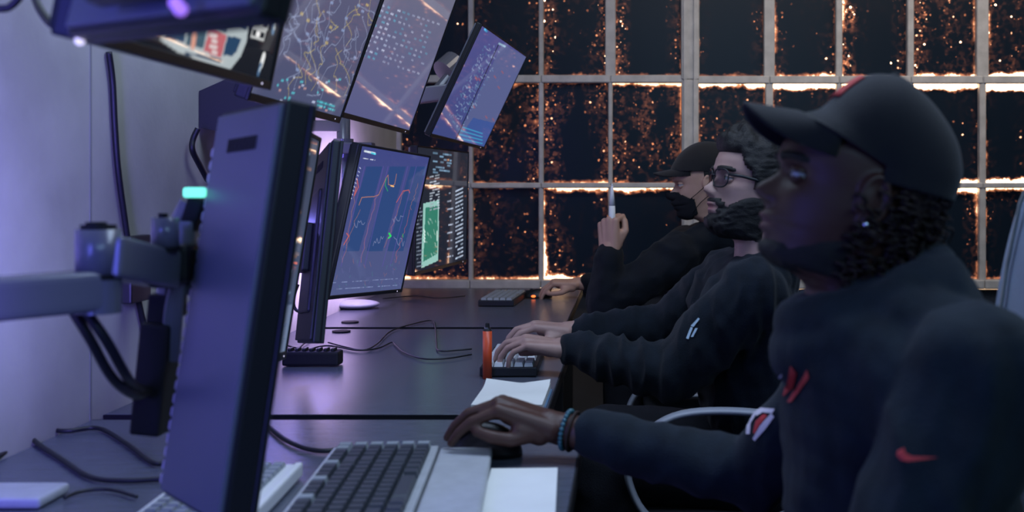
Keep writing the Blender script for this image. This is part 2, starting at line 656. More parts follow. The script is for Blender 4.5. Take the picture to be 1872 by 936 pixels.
def pane(i, r, **k):
    for e_ in ('el', 'er'):
        if e_ in k and i < 9:
            k[e_] *= .80
    PANE[(i, r)].update(k)


pane(0, 2, el=.0, er=.25, eb=.1, et=0, fl=0, fr=.15, fd=0, warm=.2)
pane(1, 2, el=.25, er=.30, eb=.35, et=0, fl=.25, fr=.2, fd=.05, warm=.4)
pane(2, 2, el=.35, er=.25, eb=.62, et=0, fl=1.0, fr=.9, fd=.10, warm=.2)
pane(3, 2, el=.32, er=.50, eb=.60, et=0, fl=1.2, fr=.3, fd=.0, warm=.1)
pane(4, 2, el=.50, er=.45, eb=.60, et=0, fl=.1, fr=.2, fd=.0, warm=.3)
pane(5, 2, el=.75, er=.60, eb=.75, et=0, fl=.2, fr=.2, fd=.05, warm=.2)
pane(6, 2, el=.85, er=.45, eb=.55, et=0, fl=2.4, fr=.2, fd=.10, warm=.0)
pane(7, 2, el=.70, er=.75, eb=.80, et=0, fl=1.2, fr=.3, fd=.5, warm=.1)
pane(8, 2, el=.85, er=.40, eb=.95, et=0, fl=.6, fr=.3, fd=.8, warm=.1)
pane(0, 1, el=.1, er=.3, eb=.7, et=.1, fl=.2, fr=.3, fd=.35, warm=.8)
pane(1, 1, el=.30, er=.30, eb=.50, et=.45, fl=.6, fr=1.7, fd=.9, warm=.9)
pane(2, 1, el=.2, er=.25, eb=.65, et=.25, fl=.4, fr=.4, fd=1.1, warm=.85)
pane(3, 1, el=.2, er=.62, eb=.55, et=.70, fl=.3, fr=1.2, fd=.9, warm=.85)
pane(4, 1, el=.62, er=.62, eb=.7, et=.88, fl=.1, fr=.25, fd=.42, warm=.8)
pane(5, 1, el=.82, er=.3, eb=.8, et=1.1, fl=.3, fr=.1, fd=.15, warm=.5)
pane(6, 1, el=.3, er=.3, eb=.8, et=1.1, fl=.1, fr=.1, fd=.1, warm=.5)
pane(7, 1, el=.3, er=.45, eb=1.0, et=1.15, fl=.1, fr=.1, fd=.05, warm=.5)
pane(8, 1, el=.82, er=.5, eb=1.0, et=1.25, fl=.1, fr=.1, fd=.05, warm=.4)
pane(0, 0, el=.2, er=.3, eb=.7, et=.6, fl=.2, fr=.2, fd=.4, warm=.8)
pane(1, 0, el=.3, er=.25, eb=.72, et=.40, fl=.4, fr=.35, fd=.30, warm=.9)
pane(2, 0, el=.95, er=.35, eb=.90, et=.80, fl=.2, fr=.45, fd=.28, warm=.85)
pane(3, 0, el=.5, er=.3, eb=.8, et=.95, fl=.1, fr=.1, fd=.02, warm=.6)
pane(4, 0, el=.5, er=.3, eb=.8, et=.9, fl=.1, fr=.1, fd=.02, warm=.6)
pane(7, 0, el=.3, er=.8, eb=.7, et=.9, fl=.1, fr=.2, fd=.1, warm=.5)
pane(8, 0, el=.9, er=.5, eb=.7, et=.9, fl=.1, fr=.2, fd=.1, warm=.5)
for i in range(9, 13):
    for r in range(5):
        pane(i, r, eb=1.0, et=1.0, el=.7, er=.6)
for i in range(13):
    for r in range(5):
        pw, ph = gx[i + 1] - gx[i], gz[r + 1] - gz[r]
        if pw < 0.02 or ph < 0.02:
            continue
        bm = B()
        q = [bm.verts.new((x * pw / 2, 0, z * ph / 2)) for x, z in ((-1, -1), (1, -1), (1, 1), (-1, 1))]
        f = bm.faces.new(q)
        lay = bm.loops.layers.uv.new('UVMap')
        wl_ = MW[i][0 if r >= 2 else 1] * WD / FP / 2
        wr_ = MW[min(i + 1, 12)][0 if r >= 2 else 1] * WD / FP / 2
        hb_ = HB[r] * WD / FP / 2
        ht_ = HB[min(r + 1, 4)] * WD / FP / 2
        for lp, uvv in zip(f.loops, ((0, 0), (1, 0), (1, 1), (0, 1))):
            # uv 0..1 spans the visible glass between the bars
            uu = -wl_ / (pw - wl_ - wr_) if uvv[0] == 0 else 1 + wr_ / (pw - wl_ - wr_)
            vv = -hb_ / (ph - hb_ - ht_) if uvv[1] == 0 else 1 + ht_ / (ph - hb_ - ht_)
            lp[lay].uv = (uu, vv)
        me = bpy.data.meshes.new('window_pane')
        bm.to_mesh(me)
        bm.free()
        o = wpart('window_pane', me, 'film', ((gx[i] + gx[i + 1]) / 2, WD, (gz[r] + gz[r + 1]) / 2))
        for k, v in PANE[(i, r)].items():
            o[k] = float(v)
        o['pw'] = float(pw - wl_ - wr_)
        o['ph'] = float(ph - hb_ - ht_)

# ------------------------------------------------------------------ desks
DZ = 0.74


def desk(y0, y1, xf, label):
    cx, cy = (WX + 0.004 + xf) / 2, (y0 + y1) / 2
    W, L = xf - WX - 0.006, y1 - y0
    t = empty('desk', (cx, cy, 0))
    tag(t, label, 'desk', 'desks in a row along the wall')
    obj('desktop', box(B(), (0, 0, DZ - .014), (W, L, .028), bev=.002, seg=1), M['desk'], t)
    bm = B()
    for s in (-1, 1):
        box(bm, (0, s * (L / 2 + .0015), DZ - .0145), (W, .003, .0285))
    box(bm, (W / 2 + .0015, 0, DZ - .0145), (.003, L, .0285))
    obj('edge_band', bm, M['deskedge'], t)
    for sx in (-1, 1):
        for sy in (-1, 1):
            obj('leg', box(B(), (sx * (W / 2 - .06), sy * (L / 2 - .06), (DZ - .028) / 2), (.045, .045, DZ - .028), bev=.004), M['blacksteel'], t)
    bm = B()
    for sy in (-1, 1):
        box(bm, (0, sy * (L / 2 - .06), DZ - .05), (W - .16, .03, .04))
    box(bm, (-W / 2 + .06, 0, DZ - .05), (.03, L - .16, .04))
    obj('rail', bm, M['blacksteel'], t)
    return t


desk(0.80, 2.235, -0.085, 'grey desk nearest the camera under the dark keyboard and loose paper')
desk(2.285, 3.625, -0.165, 'grey desk in the middle carrying the orange tube and black power strip')
desk(3.675, 5.04, -0.205, 'grey desk against the worn window holding the small dark keyboard')

# ------------------------------------------------------------------ screens


class Canvas:
    """paints a screen picture that is stored as colours on the screen's own mesh"""

    def __init__(self, nx, ny, bg, pix2uv):
        self.nx, self.ny = nx, ny
        self.a = np.zeros((ny, nx, 3))
        self.a[:] = bg
        self.m = pix2uv
        self.u, self.v = np.meshgrid((np.arange(nx)) / (nx - 1), (np.arange(ny)) / (ny - 1))

    def grad(self, lo, hi):
        t = self.v[..., None]
        self.a = np.array(lo) * (1 - t) + np.array(hi) * t

    def poly(self, pts, col, alpha=1.0, pix=True):
        pts = [self.m(*p) for p in pts] if pix else pts
        ins = np.zeros(self.u.shape, bool)
        n = len(pts)
        for i in range(n):
            x0, y0 = pts[i]
            x1, y1 = pts[(i + 1) % n]
            if y0 == y1:
                continue
            c = ((y0 > self.v) != (y1 > self.v)) & (self.u < (x1 - x0) * (self.v - y0) / (y1 - y0) + x0)
            ins ^= c
        self.a[ins] = self.a[ins] * (1 - alpha) + np.array(col) * alpha

    def line(self, pts, col, wid=1.0, alpha=1.0, pix=True):
        """polyline, wid in grid cells"""
        pts = [self.m(*p) for p in pts] if pix else pts
        X, Y = self.u * (self.nx - 1), self.v * (self.ny - 1)
        for (a, b), (c, d) in zip(pts[:-1], pts[1:]):
            a, c = a * (self.nx - 1), c * (self.nx - 1)
            b, d = b * (self.ny - 1), d * (self.ny - 1)
            x0, x1 = int(max(0, min(a, c) - wid - 2)), int(min(self.nx, max(a, c) + wid + 3))
            y0, y1 = int(max(0, min(b, d) - wid - 2)), int(min(self.ny, max(b, d) + wid + 3))
            if x1 <= x0 or y1 <= y0:
                continue
            xs, ys = X[y0:y1, x0:x1], Y[y0:y1, x0:x1]
            L2 = (c - a) ** 2 + (d - b) ** 2 + 1e-9
            t = np.clip(((xs - a) * (c - a) + (ys - b) * (d - b)) / L2, 0, 1)
            dist = np.hypot(xs - a - t * (c - a), ys - b - t * (d - b))
            f = np.clip(wid / 2 + 0.5 - dist, 0, 1)[..., None] * alpha
            self.a[y0:y1, x0:x1] = self.a[y0:y1, x0:x1] * (1 - f) + np.array(col) * f

    def dashes(self, p, q, n, wid, col, rnd, fill=0.6, alpha=1.0):
        """a row of small blocks between two photo points, like a line of unreadable text"""
        p, q = self.m(*p), self.m(*q)
        t = 0.0
        while t < 1:
            l = rnd.uniform(.3, 1.4) / n
            if rnd.random() < fill:
                a = (p[0] + (q[0] - p[0]) * t, p[1] + (q[1] - p[1]) * t)
                e = min(1, t + l * .8)
                b = (p[0] + (q[0] - p[0]) * e, p[1] + (q[1] - p[1]) * e)
                self.line([a, b], np.array(col) * rnd.uniform(.5, 1.1), wid, alpha, pix=False)
            t += l


def screen_mesh(cv, W, H, y=0.0, curve=0.0):
    nx, ny = cv.nx, cv.ny
    xs = (cv.u - 0.5) * W
    zs = cv.v * H
    ys = np.full_like(xs, y)
    co = np.stack([xs, ys, zs], -1).reshape(-1, 3)
    idx = np.arange(nx * ny).reshape(ny, nx)
    q = np.stack([idx[:-1, :-1], idx[:-1, 1:], idx[1:, 1:], idx[1:, :-1]], -1).reshape(-1, 4)
    me = bpy.data.meshes.new('screen')
    me.vertices.add(len(co))
    me.vertices.foreach_set('co', co.ravel())
    me.loops.add(q.size)
    me.loops.foreach_set('vertex_index', q.ravel())
    me.polygons.add(len(q))
    me.polygons.foreach_set('loop_start', np.arange(0, q.size, 4))
    me.update(calc_edges=True)
    me.validate()
    c = me.color_attributes.new('Col', 'FLOAT_COLOR', 'POINT')
    rgba = np.concatenate([cv.a.reshape(-1, 3), np.ones((nx * ny, 1))], 1)
    c.data.foreach_set('color', rgba.ravel().astype(np.float32))
    return me


def fit_rect(bl, br, tl, tr, Y, W0, H0, yaw=0.0, tilt=0.0, it=60):
    """pose of a W x H rectangle whose corners are seen at the four photo points; returns BL, BR, TL, TR"""
    target = np.array([*bl, *br, *tl, *tr], float)
    c0 = P((bl[0] + br[0] + tl[0] + tr[0]) / 4, (bl[1] + br[1] + tl[1] + tr[1]) / 4, Y)

    def corners(p):
        R_ = Matrix.Rotation(p[3], 3, 'Z') @ Matrix.Rotation(p[4], 3, 'Y') @ Matrix.Rotation(p[5], 3, 'X')
        x, z = R_ @ Vector((0, 1, 0)), R_ @ Vector((0, 0, 1))
        c = Vector(p[:3])
        return [c - x * p[6] / 2 - z * p[7] / 2, c + x * p[6] / 2 - z * p[7] / 2, c - x * p[6] / 2 + z * p[7] / 2, c + x * p[6] / 2 + z * p[7] / 2]

    def res(p):
        r = []
        for q in corners(p):
            r += [VX + q.x * FP / q.y, VY - (q.z - CZ) * FP / q.y]
        return np.concatenate([np.array(r) - target, [(p[1] - Y) * 60, (p[6] - W0) * 40, (p[7] - H0) * 40]])

    p = np.array([*c0, yaw, tilt, 0, W0, H0], float)
    lam = 1.0
    r = res(p)
    for _ in range(it):
        J = np.array([(res(p + np.eye(8)[k] * 1e-5) - r) / 1e-5 for k in range(8)]).T
        d = np.linalg.solve(J.T @ J + lam * np.diag(np.diag(J.T @ J) + 1e-6), -J.T @ r)
        rn = res(p + d)
        if (rn ** 2).sum() < (r ** 2).sum():
            p, r, lam = p + d, rn, lam * .4
        else:
            lam *= 4
    print('FIT', np.round(p, 3), 'res', np.round(r[:8], 1))
    return corners(p)


def monitor(name, label, BL, BR, TL, TR=None, rear=False, paint=None, grid=(120, 90), shell='shell', strength=None,
            thick=.022, bulge=.03, wall_arm=None, bez=(.008, .008, .016), cat='monitor', plain=False):
    BL, BR, TL = Vector(BL), Vector(BR), Vector(TL)
    up = TL - BL
    if TR is not None:
        up = (up + (Vector(TR) - BR)) / 2
    if rear:
        fl, fr = BR, BL
    else:
        fl, fr = BL, BR
    x = (fr - fl).normalized()
    W = (fr - fl).length
    z = up - x * up.dot(x)
    H = z.length
    z.normalize()
    y = z.cross(x)
    o = (fl + fr) / 2
    Mx = Matrix((x, y, z)).transposed().to_4x4()
    Mx.translation = o
    if rear:
        Mx.translation = o - y * (thick + .002)
    t = empty(name, matrix=Mx)
    tag(t, label, cat)
    bs, bt, bb = bez
    # bezel: front frame
    bm = B()
    box(bm, (-W / 2 + bs / 2, .001, H / 2), (bs, .008, H), bev=.0015, seg=1)
    box(bm, (W / 2 - bs / 2, .001, H / 2), (bs, .008, H), bev=.0015, seg=1)
    box(bm, (0, .001, H - bt / 2), (W - 2 * bs, .008, bt), bev=.0015, seg=1)
    box(bm, (0, .001, bb / 2), (W - 2 * bs, .008, bb), bev=.0015, seg=1)
    obj('bezel', bm, M['black'], t)
    bm = B()
    box(bm, (0, .004 + thick / 2, H / 2), (W, thick, H), bev=.004)
    obj('edge_frame', bm, M['black'], t)
    bm = B()
    box(bm, (0, .004 + thick + .002, H / 2), (W - .012, .008, H - .012), bev=.003)
    if not plain:
        box(bm, (0, .004 + thick + bulge / 2, H * .46), (W * .62, bulge, H * .62), bev=min(.012, bulge * .45), taper=None)
    rs = obj('rear_shell', bm, M[shell], t)
    bm = B()
    for k in range(9):
        box(bm, ((k - 4) * W * .05, .004 + thick + .0065, H * .90), (W * .028, .002, H * .035))
    obj('vent_slots', bm, M['blacksoft'], t)
    if not plain:
        bm = box(B(), (0, .004 + thick + bulge + .008, H * .48), (.11, .018, .11), bev=.004)
        obj('mount_plate', bm, M['blacksteel'], t)
    inv = Mx.inverted()

    def pix2uv(px, py):
        d = inv.to_3x3() @ Vector(((px - VX) / FP, 1.0, -(py - VY) / FP))
        c = inv @ Vector((0, 0, CZ))
        k = -c.y / d.y
        p = c + d * k
        return ((p.x + W / 2 - bs) / (W - 2 * bs), (p.z - bb) / (H - bb - bt))

    cv = Canvas(grid[0], grid[1], (.01, .012, .02), pix2uv)
    if paint:
        paint(cv)
    me = screen_mesh(cv, W - 2 * bs + .002, H - bb - bt + .002)
    s = link('screen', me, M['screen'], t)
    s.location = (0, 0, bb - .001)
    obj('power_light', cyl(B(), (W * .42, -.0035, bb * .5), (W * .42, -.001, bb * .5), .0016, seg=10), M['led_white'], t)
    if wall_arm:
        # from the mount plate back to the wall, in the room's own axes
        c = Mx @ Vector((0, .004 + thick + bulge + .016, H * .48))
        zz = wall_arm.get('z', c.z)
        yy = wall_arm.get('y', c.y)
        bm = B()
        a = Vector((WX + .02, yy, zz))
        mid = Vector(((c.x * .6 + WX * .4), (c.y + yy) / 2, zz))
        tube(bm, [c, Vector((c.x - .03, c.y, (c.z + zz) / 2)), mid, a], .018, 10, sq=(1, 1.4))
        cyl(bm, mid - Vector((0, 0, .035)), mid + Vector((0, 0, .035)), .026)
        box(bm, (WX + .012, yy, zz), (.022, .10, .14), bev=.004)
        bmesh.ops.transform(bm, matrix=inv, verts=bm.verts[:])
        obj('wall_arm', bm, M[wall_arm.get('m', 'greymetal')], t)
    return t, Mx, W, H


R = random.Random(11)


def paint_D(c):
    c.grad((0.075, 0.090, 0.23), (0.050, 0.062, 0.22))
    q = lambda zx, zy: (600 + zx * .342, 240 + zy * .342)
    c.poly([q(10, 880), q(390, 860), q(430, 620), q(70, 640)], (.075, .095, .22), .6)
    for x0 in (205, 330, 440):
        c.poly([q(x0, 190), q(x0 + 85, 190), q(x0 - 40, 640), q(x0 - 125, 640)], (.018, .060, .19), .8)
    for x0, x1 in ((165, 90), (265, 185), (290, 215), (395, 310), (440, 350), (500, 430)):
        c.line([q(x0 + 30, 190), q(x1 - 20, 720)], (.10, .08, .34), 2.2, .7)
    red, org, grn, wht = (.62, .12, .09), (.48, .20, .12), (.03, .34, .12), (.30, .34, .56)
    for x0, x1, ya, yb in ((160, 95, 250, 610), (262, 170, 340, 700), (405, 300, 320, 620), (480, 440, 280, 420), (440, 355, 420, 700), (165, 75, 420, 700)):
        pts = []
        for k in range(15):
            t = k / 14
            pts.append(q(x0 + (x1 - x0) * t + R.uniform(-7, 7), ya + (yb - ya) * t))
        c.line(pts, R.choice((red, org, org)), 1.1, .55)
    c.line([q(155, 255), q(162, 300), q(140, 345), q(150, 300)], red, 1.8)
    c.line([q(165, 395), q(180, 355), q(205, 352), q(245, 350)], org, 1.5)
    c.line([q(245, 350), q(270, 340), q(310, 250), q(320, 235), q(322, 285), q(340, 292), q(355, 285), q(365, 230)], org, 1.4)
    c.line([q(335, 292), q(350, 296)], (1.0, .55, .2), 3)
    c.line([q(310, 250), q(305, 290), q(318, 320)], grn, 1.8)
    c.line([q(365, 380), q(400, 320), q(430, 315), q(435, 330)], red, 1.6)
    c.line([q(100, 545), q(110, 560), q(85, 605)], red, 2)
    c.line([q(325, 545), q(335, 560), q(322, 570)], (.02, .75, .12), 3.6)
    c.line([q(398, 550), q(400, 565)], grn, 2.5)
    for sx, sy in ((140, 500), (345, 470), (240, 590), (350, 590)):
        pts = [q(sx + k * 8 - k, sy + R.uniform(-28, 24)) for k in range(9)]
        c.line(pts, wht, 1.0, .7)
    for k in range(40):
        a = q(R.uniform(40, 420), R.uniform(650, 830))
        c.line([a, (a[0] + R.uniform(-3, 3), a[1] + R.uniform(2, 9))], R.choice(((.14, .14, .34), (.26, .13, .16), (.06, .20, .24))), 1.0, .7)
    for yy in (800, 835):
        c.dashes(q(25, yy + 8), q(370, yy - 14), 26, 1.4, (.26, .32, .58), R, .75)
    c.dashes(q(195, 108), q(250, 120), 5, 4.2, (.8, .9, 1.0), R, 1.0)
    c.dashes(q(232, 118), q(252, 124), 3, 3.6, (.1, .7, .9), R, 1.0)
    c.dashes(q(188, 146), q(250, 156), 8, 2.0, (.7, .75, .95), R, .9)
    for k in range(9):
        p = q(168 - k * 6, 195 + k * 20)
        c.line([p, (p[0] + 2, p[1] + 2)], (.6, .65, .9), 1.4)


def paint_E(c):
    c.grad((.070, .080, .16), (.115, .110, .19))
    yel, wht = (.55, .45, .14), (.34, .40, .60)
    for k in range(46):
        x, y = R.uniform(530, 690), R.uniform(-20, 125)
        pts = [(x, y)]
        for j in range(5):
            x += R.uniform(-14, 12)
            y += R.uniform(-4, 30)
            pts.append((x, y))
        c.line(spline([(p[0], p[1], 0) for p in pts], 4) and [(v.x, v.y) for v in spline([(p[0], p[1], 0) for p in pts], 4)], R.choice((wht, wht, wht, yel)), .8, .5)
    for k in range(16):
        x, y = R.uniform(535, 670), R.uniform(0, 130)
        c.line([(x, y), (x + 4, y + 2)], R.choice(((.55, .43, .16), (.27, .36, .6))), 2.2, .7)
    for k in range(34):
        x, y = R.uniform(500, 620), R.uniform(140, 205)
        c.line([(x, y), (x + R.uniform(2, 5), y + 1)], R.choice(((.45, .5, .7), (.1, .5, .6), (.5, .3, .3))), 1.6, .9)
    for yy in (192, 199):
        c.dashes((580, yy - 8), (612, yy + 2), 9, 1.6, (.10, .55, .66), R, .9)


def paint_F(c):
    c.grad((.10, .105, .24), (.15, .15, .22))
    for col in range(12):
        x = 700 + col * 9
        for k in range(11):
            y = 10 + k * 9 + col * 3
            xx = x - k * 3.6
            if R.random() < .75:
                c.line([(xx, y), (xx + R.uniform(2, 5), y + 2)], R.choice(((.55, .6, .8), (.40, .45, .65), (.12, .38, .55))), 1.4, .85 if col < 4 else .5)


def paint_G(c):
    c.grad((.05, .065, .21), (.08, .08, .25))
    c.poly([(918, 80), (962, 105), (886, 270), (830, 264)], (.105, .125, .27), .8)
    c.poly([(865, 215), (905, 225), (886, 270), (832, 264)], (.04, .085, .30), .85)
    for k in range(190):
        t = R.random()
        s = R.random()
        x = 888 + (918 - 888) * s + (812 - 888) * t
        y = 75 + (92 - 75) * s + (225 - 75) * t
        c.line([(x, y), (x + R.uniform(-2, 4), y + R.uniform(0, 5))], R.choice(((.16, .24, .46), (.09, .20, .34), (.30, .38, .56))), 1.2, .8)
    c.line([(912, 80), (830, 262)], (.01, .012, .03), 2.0)
    for k in range(4):
        c.line([(846 - k * 3, 232 + k * 6.5), (882 + k * 0, 244 + k * 6)], (.05, .34, .58), 1.7, .9)
    c.dashes((912, 80), (924, 86), 3, 3, (.5, .75, 1.0), R, 1.0)
    c.dashes((886, 54), (890, 58), 2, 3, (.1, .5, .9), R, 1.0)
    for k in range(10):
        x, y = R.uniform(855, 940), R.uniform(130, 220)
        c.line([(x, y), (x + 3, y + 4)], (.35, .10, .10), 2.2, .6)


def paint_H(c):
    c.grad((.012, .016, .028), (.020, .022, .034))
    c.poly([(774, 372), (803, 366), (801, 476), (770, 490)], (.30, .56, .50), 1.0)
    c.poly([(778, 380), (801, 376), (799, 464), (774, 478)], (.035, .20, .14), 1.0)
    for k in range(20):
        x, y = R.uniform(778, 797), R.uniform(385, 465)
        c.line([(x, y), (x + R.uniform(1, 3), y + R.uniform(1, 6))], (.35, .55, .48), 1.0, .8)
    for k in range(7):
        c.line([(775 + (k % 2) * 24, 420 + k * 3), (777 + (k % 2) * 22, 424 + k * 3)], (.7, .9, .85), 2)
    for k in range(18):
        y = 338 + k * 7.2
        c.dashes((833, y + 12), (846, y - 2 + 8), 4, 1.9, (.55, .66, .85), R, .9)
        if k % 2 == 0:
            c.dashes((818, y + 16), (828, y + 14), 3, 1.6, (.5, .58, .75), R, .7)
    for k in range(13):
        y = 320 + k * 5
        c.dashes((786, y + 4), (803, y), 4, 1.4, (.6, .68, .8), R, .7)
    for k in range(16):
        y = 380 + k * 7
        c.dashes((762, y + 2), (772, y), 3, 1.3, (.25, .3, .40), R, .7)
    for k in range(8):
        c.dashes((792, 280 + k * 5), (825, 284 + k * 5), 5, 2.0, (.20, .34, .50), R, .45)


def paint_B(c):
    c.grad((.055, .085, .16), (.05, .06, .10))
    for k in range(46):
        v = .16 + .78 * k / 46
        u0 = R.uniform(.03, .5)
        c.line([(u0, v), (u0 + R.uniform(.15, .5), v)], R.choice(((.10, .20, .40), (.26, .42, .62), (.40, .55, .66), (.28, .16, .12), (.08, .14, .34))), 1.5, .9, pix=False)
    c.poly([(0, 0), (1, 0), (1, .22), (0, .25)], (.17, .23, .36), .7, pix=False)
    for k in range(10):
        c.line([(R.random(), R.uniform(.02, .2)), (R.random(), R.uniform(.02, .24))], (.08, .13, .30), 1.2, .5, pix=False)


def paint_bright(c):  # for screens turned out of view, brightened to light the men's faces
    c.grad((.9, 1.0, 1.7), (1.1, 1.25, 2.0))
    for k in range(30):
        v = .06 + .88 * k / 30
        c.line([(R.uniform(.05, .3), v), (R.uniform(.4, .95), v)], R.choice(((.3, .4, .8), (.6, .5, .9), (.2, .5, .7))), 1.6, .8, pix=False)


def paint_TV(c):
    c.grad((.008, .009, .013), (.008, .009, .013))
    q = lambda zx, zy: (200 + zx * .267, zy * .267)
    blue, wht = (.020, .055, .12), (.42, .48, .50)
    c.poly([q(350, 270), q(385, 170), q(560, 90), q(980, 60), q(935, 290), q(900, 380), q(825, 475), q(480, 360)], wht)
    c.poly([q(385, 255), q(410, 165), q(540, 140), q(510, 292)], blue)
    c.poly([q(525, 300), q(560, 130), q(690, 120), q(640, 330)], (.05, .10, .14))
    c.line([q(590, 185), q(575, 300)], (.65, .30, .22), 7)
    c.line([q(600, 170), q(597, 180)], (.75, .5, .42), 7)
    c.poly([q(645, 345), q(685, 195), q(805, 235), q(765, 390)], (.50, .13, .15))
    for k in range(4):
        c.line([q(690 + (k % 2) * 15, 235 + k * 38), q(735, 245 + k * 38)], (.7, .6, .6), 2.5)
    c.poly([q(700, 130), q(830, 115), q(800, 225), q(690, 190)], (.06, .09, .13))
    c.line([q(740, 180), q(790, 170)], (.6, .62, .64), 4)
    c.poly([q(845, 130), q(960, 105), q(935, 205), q(835, 175)], blue)
    c.poly([q(780, 370), q(810, 240), q(905, 260), q(870, 350), q(835, 385)], blue)
    c.poly([q(505, 350), q(640, 372), q(770, 400), q(760, 430), q(520, 365)], (.03, .06, .11))
    c.poly([q(970, 105), q(1000, 115), q(992, 150), q(968, 145)], (.55, .02, .03))
    for x, y in ((1010, 120), (985, 190)):
        c.line([q(x, y), q(x + 85, y + 25), q(x + 70, y + 80), q(x - 15, y + 55), q(x, y)], (.62, .64, .64), 1.6)
        c.line([q(x + 25, y + 38), q(x + 40, y + 42)], (.9, .9, .9), 4)
    for x, y in ((1050, 45), (1090, 50)):
        c.line([q(x + 25, y - 35), q(x - 5, y + 25)], (.7, .72, .74), 3.2)
    c.line([q(1130, 120), q(1120, 210)], (.10, .20, .34), 6)
    c.line([q(1140, 140), q(1130, 185)], (.66, .72, .74), 4)
    c.line([q(1185, 0), q(1175, 40)], (.10, .20, .34), 6)
    c.line([q(1055, 385), q(1040, 435)], (.80, .82, .82), 7.5)
    c.line([q(1035, 445), q(1020, 495)], (.07, .14, .26), 5.5)
    c.line([q(1032, 462), q(1028, 478)], (.5, .6, .7), 2.6)


# television, upper left, bottom edge in view
Xt = -0.548
TV, TVM, TVW, TVH = monitor('television', 'wide black screen showing a white framed blue and red graphic, hung high left', P(150, 75, 1.15), P(492, 165, 1.75),
                            P(150, 75, 1.15) + Vector((.082, 0, .40)), paint=paint_TV, grid=(300, 200), shell='black', thick=.030,
                            wall_arm=dict(z=1.60, m='blacksteel'), bez=(.008, .010, .014), cat='screen')
# second rear-facing monitor above: back visible
q = fit_rect((130, 68), (470, 25), (190, -190), (560, -290), .98, .25, .20, yaw=4.0)
T1 = monitor('monitor', 'dark monitor seen from behind, overhead with a violet knob on its back', q[0], q[1], q[2], q[3], rear=True, shell='shell', paint=paint_B, grid=(30, 60), thick=.02, bulge=.02, wall_arm=dict(z=1.66, m='blacksteel'))
# near monitor A, back toward the camera
q = fit_rect((316, 905), (396, 965), (390, 206), (545, 182), 1.42, .24, .50, yaw=3.8, tilt=-.1)
A = monitor('monitor', 'tall monitor seen from behind, clamped to the grey jointed arm nearest the camera', q[0], q[1], q[2], q[3], rear=True, shell='shell', paint=paint_bright, grid=(60, 110), thick=.031, bulge=.010, plain=True)
q = fit_rect((440, 690), (521, 656), (520, 215), (585, 252), 2.05, .30, .43, yaw=0, tilt=.15)
Bm = monitor('monitor', 'upright monitor with lines of pale blue text, mostly hidden behind the near monitor back', q[0], q[1], q[2], q[3], paint=paint_B, grid=(60, 130), shell='black', wall_arm=dict(z=1.02, y=2.42, m='blacksteel'))
Cm = monitor('monitor', 'black monitor turned edge-on beside the screen of coloured chart lines', P(590, 628, 2.50), P(560, 628, 2.78), P(636, 246, 2.50), paint=paint_bright, grid=(30, 60),
             shell='black', thick=.018, bulge=.012, wall_arm=dict(z=1.08, y=2.75, m='blacksteel'))
q = fit_rect((602, 548), (729, 534), (656, 262), (791, 285), 3.08, .48, .40, yaw=-.2, tilt=.2)
D = monitor('monitor', 'monitor with red, orange and green chart lines on a blue screen', q[0], q[1], q[2], q[3],
            paint=paint_D, grid=(230, 320), shell='black', wall_arm=dict(z=1.10, y=3.25), bez=(.006, .006, .010))
E = monitor('monitor', 'high monitor with a web of thin pale lines, next to the television', P(450, 183, 2.15), P(619, 225, 2.83), P(450, 183, 2.15) + Vector((.135, 0, .40)),
            paint=paint_E, grid=(240, 150), shell='black', bez=(.006, .008, .016))
F = monitor('monitor', 'high monitor with rows of tiny text, between the line-web monitor and the window', P(623, 214, 2.90), P(746, 246, 3.58), P(623, 214, 2.90) + Vector((.160, 0, .45)),
            paint=paint_F, grid=(200, 150), shell='black', wall_arm=dict(z=1.50, y=3.3), bez=(.006, .008, .014))
q = fit_rect((782, 253), (886, 269), (884, 40), (960, 106), 4.2, .62, .38, yaw=-.1, tilt=.4)
G = monitor('monitor', 'high monitor split into two blue windows, tilted down in front of the worn window', q[0], q[1], q[2], q[3],
            paint=paint_G, grid=(150, 170), shell='shell', bulge=.02, bez=(.004, .006, .012), thick=.016)
q = fit_rect((757, 508), (851, 475), (762, 262), (857, 282), 4.3, .60, .42, yaw=-.1, tilt=0)
H = monitor('monitor', 'low monitor on the far desk showing a green panel and dark text columns', q[0], q[1], q[2], q[3],
            paint=paint_H, grid=(150, 150), shell='shell', wall_arm=dict(z=1.14, y=4.40, m='blacksteel'), bez=(.004, .006, .012))

# E's black wall bracket, seen beside the near monitor's top
invE = E[1].inverted()
bm = B()
prism(bm, [(WX + .002, 1.335), (WX + .002, 1.425), (WX + .07, 1.455), (-.80, 1.455), (-.80, 1.36), (-.93, 1.315)], 2.80, 2.93)
cyl(bm, (-.86, 2.8, 1.36), (-.86, 2.8, 1.46), .016)
c = E[1] @ Vector((0, .06, E[3] * .48))
tube(bm, [Vector((-.84, 2.82, 1.42)), Vector((-.83, 2.7, 1.5)), c], .02, 10)
bmesh.ops.transform(bm, matrix=invE, verts=bm.verts[:])
obj('wall_bracket', bm, M['blacksteel'], E[0])
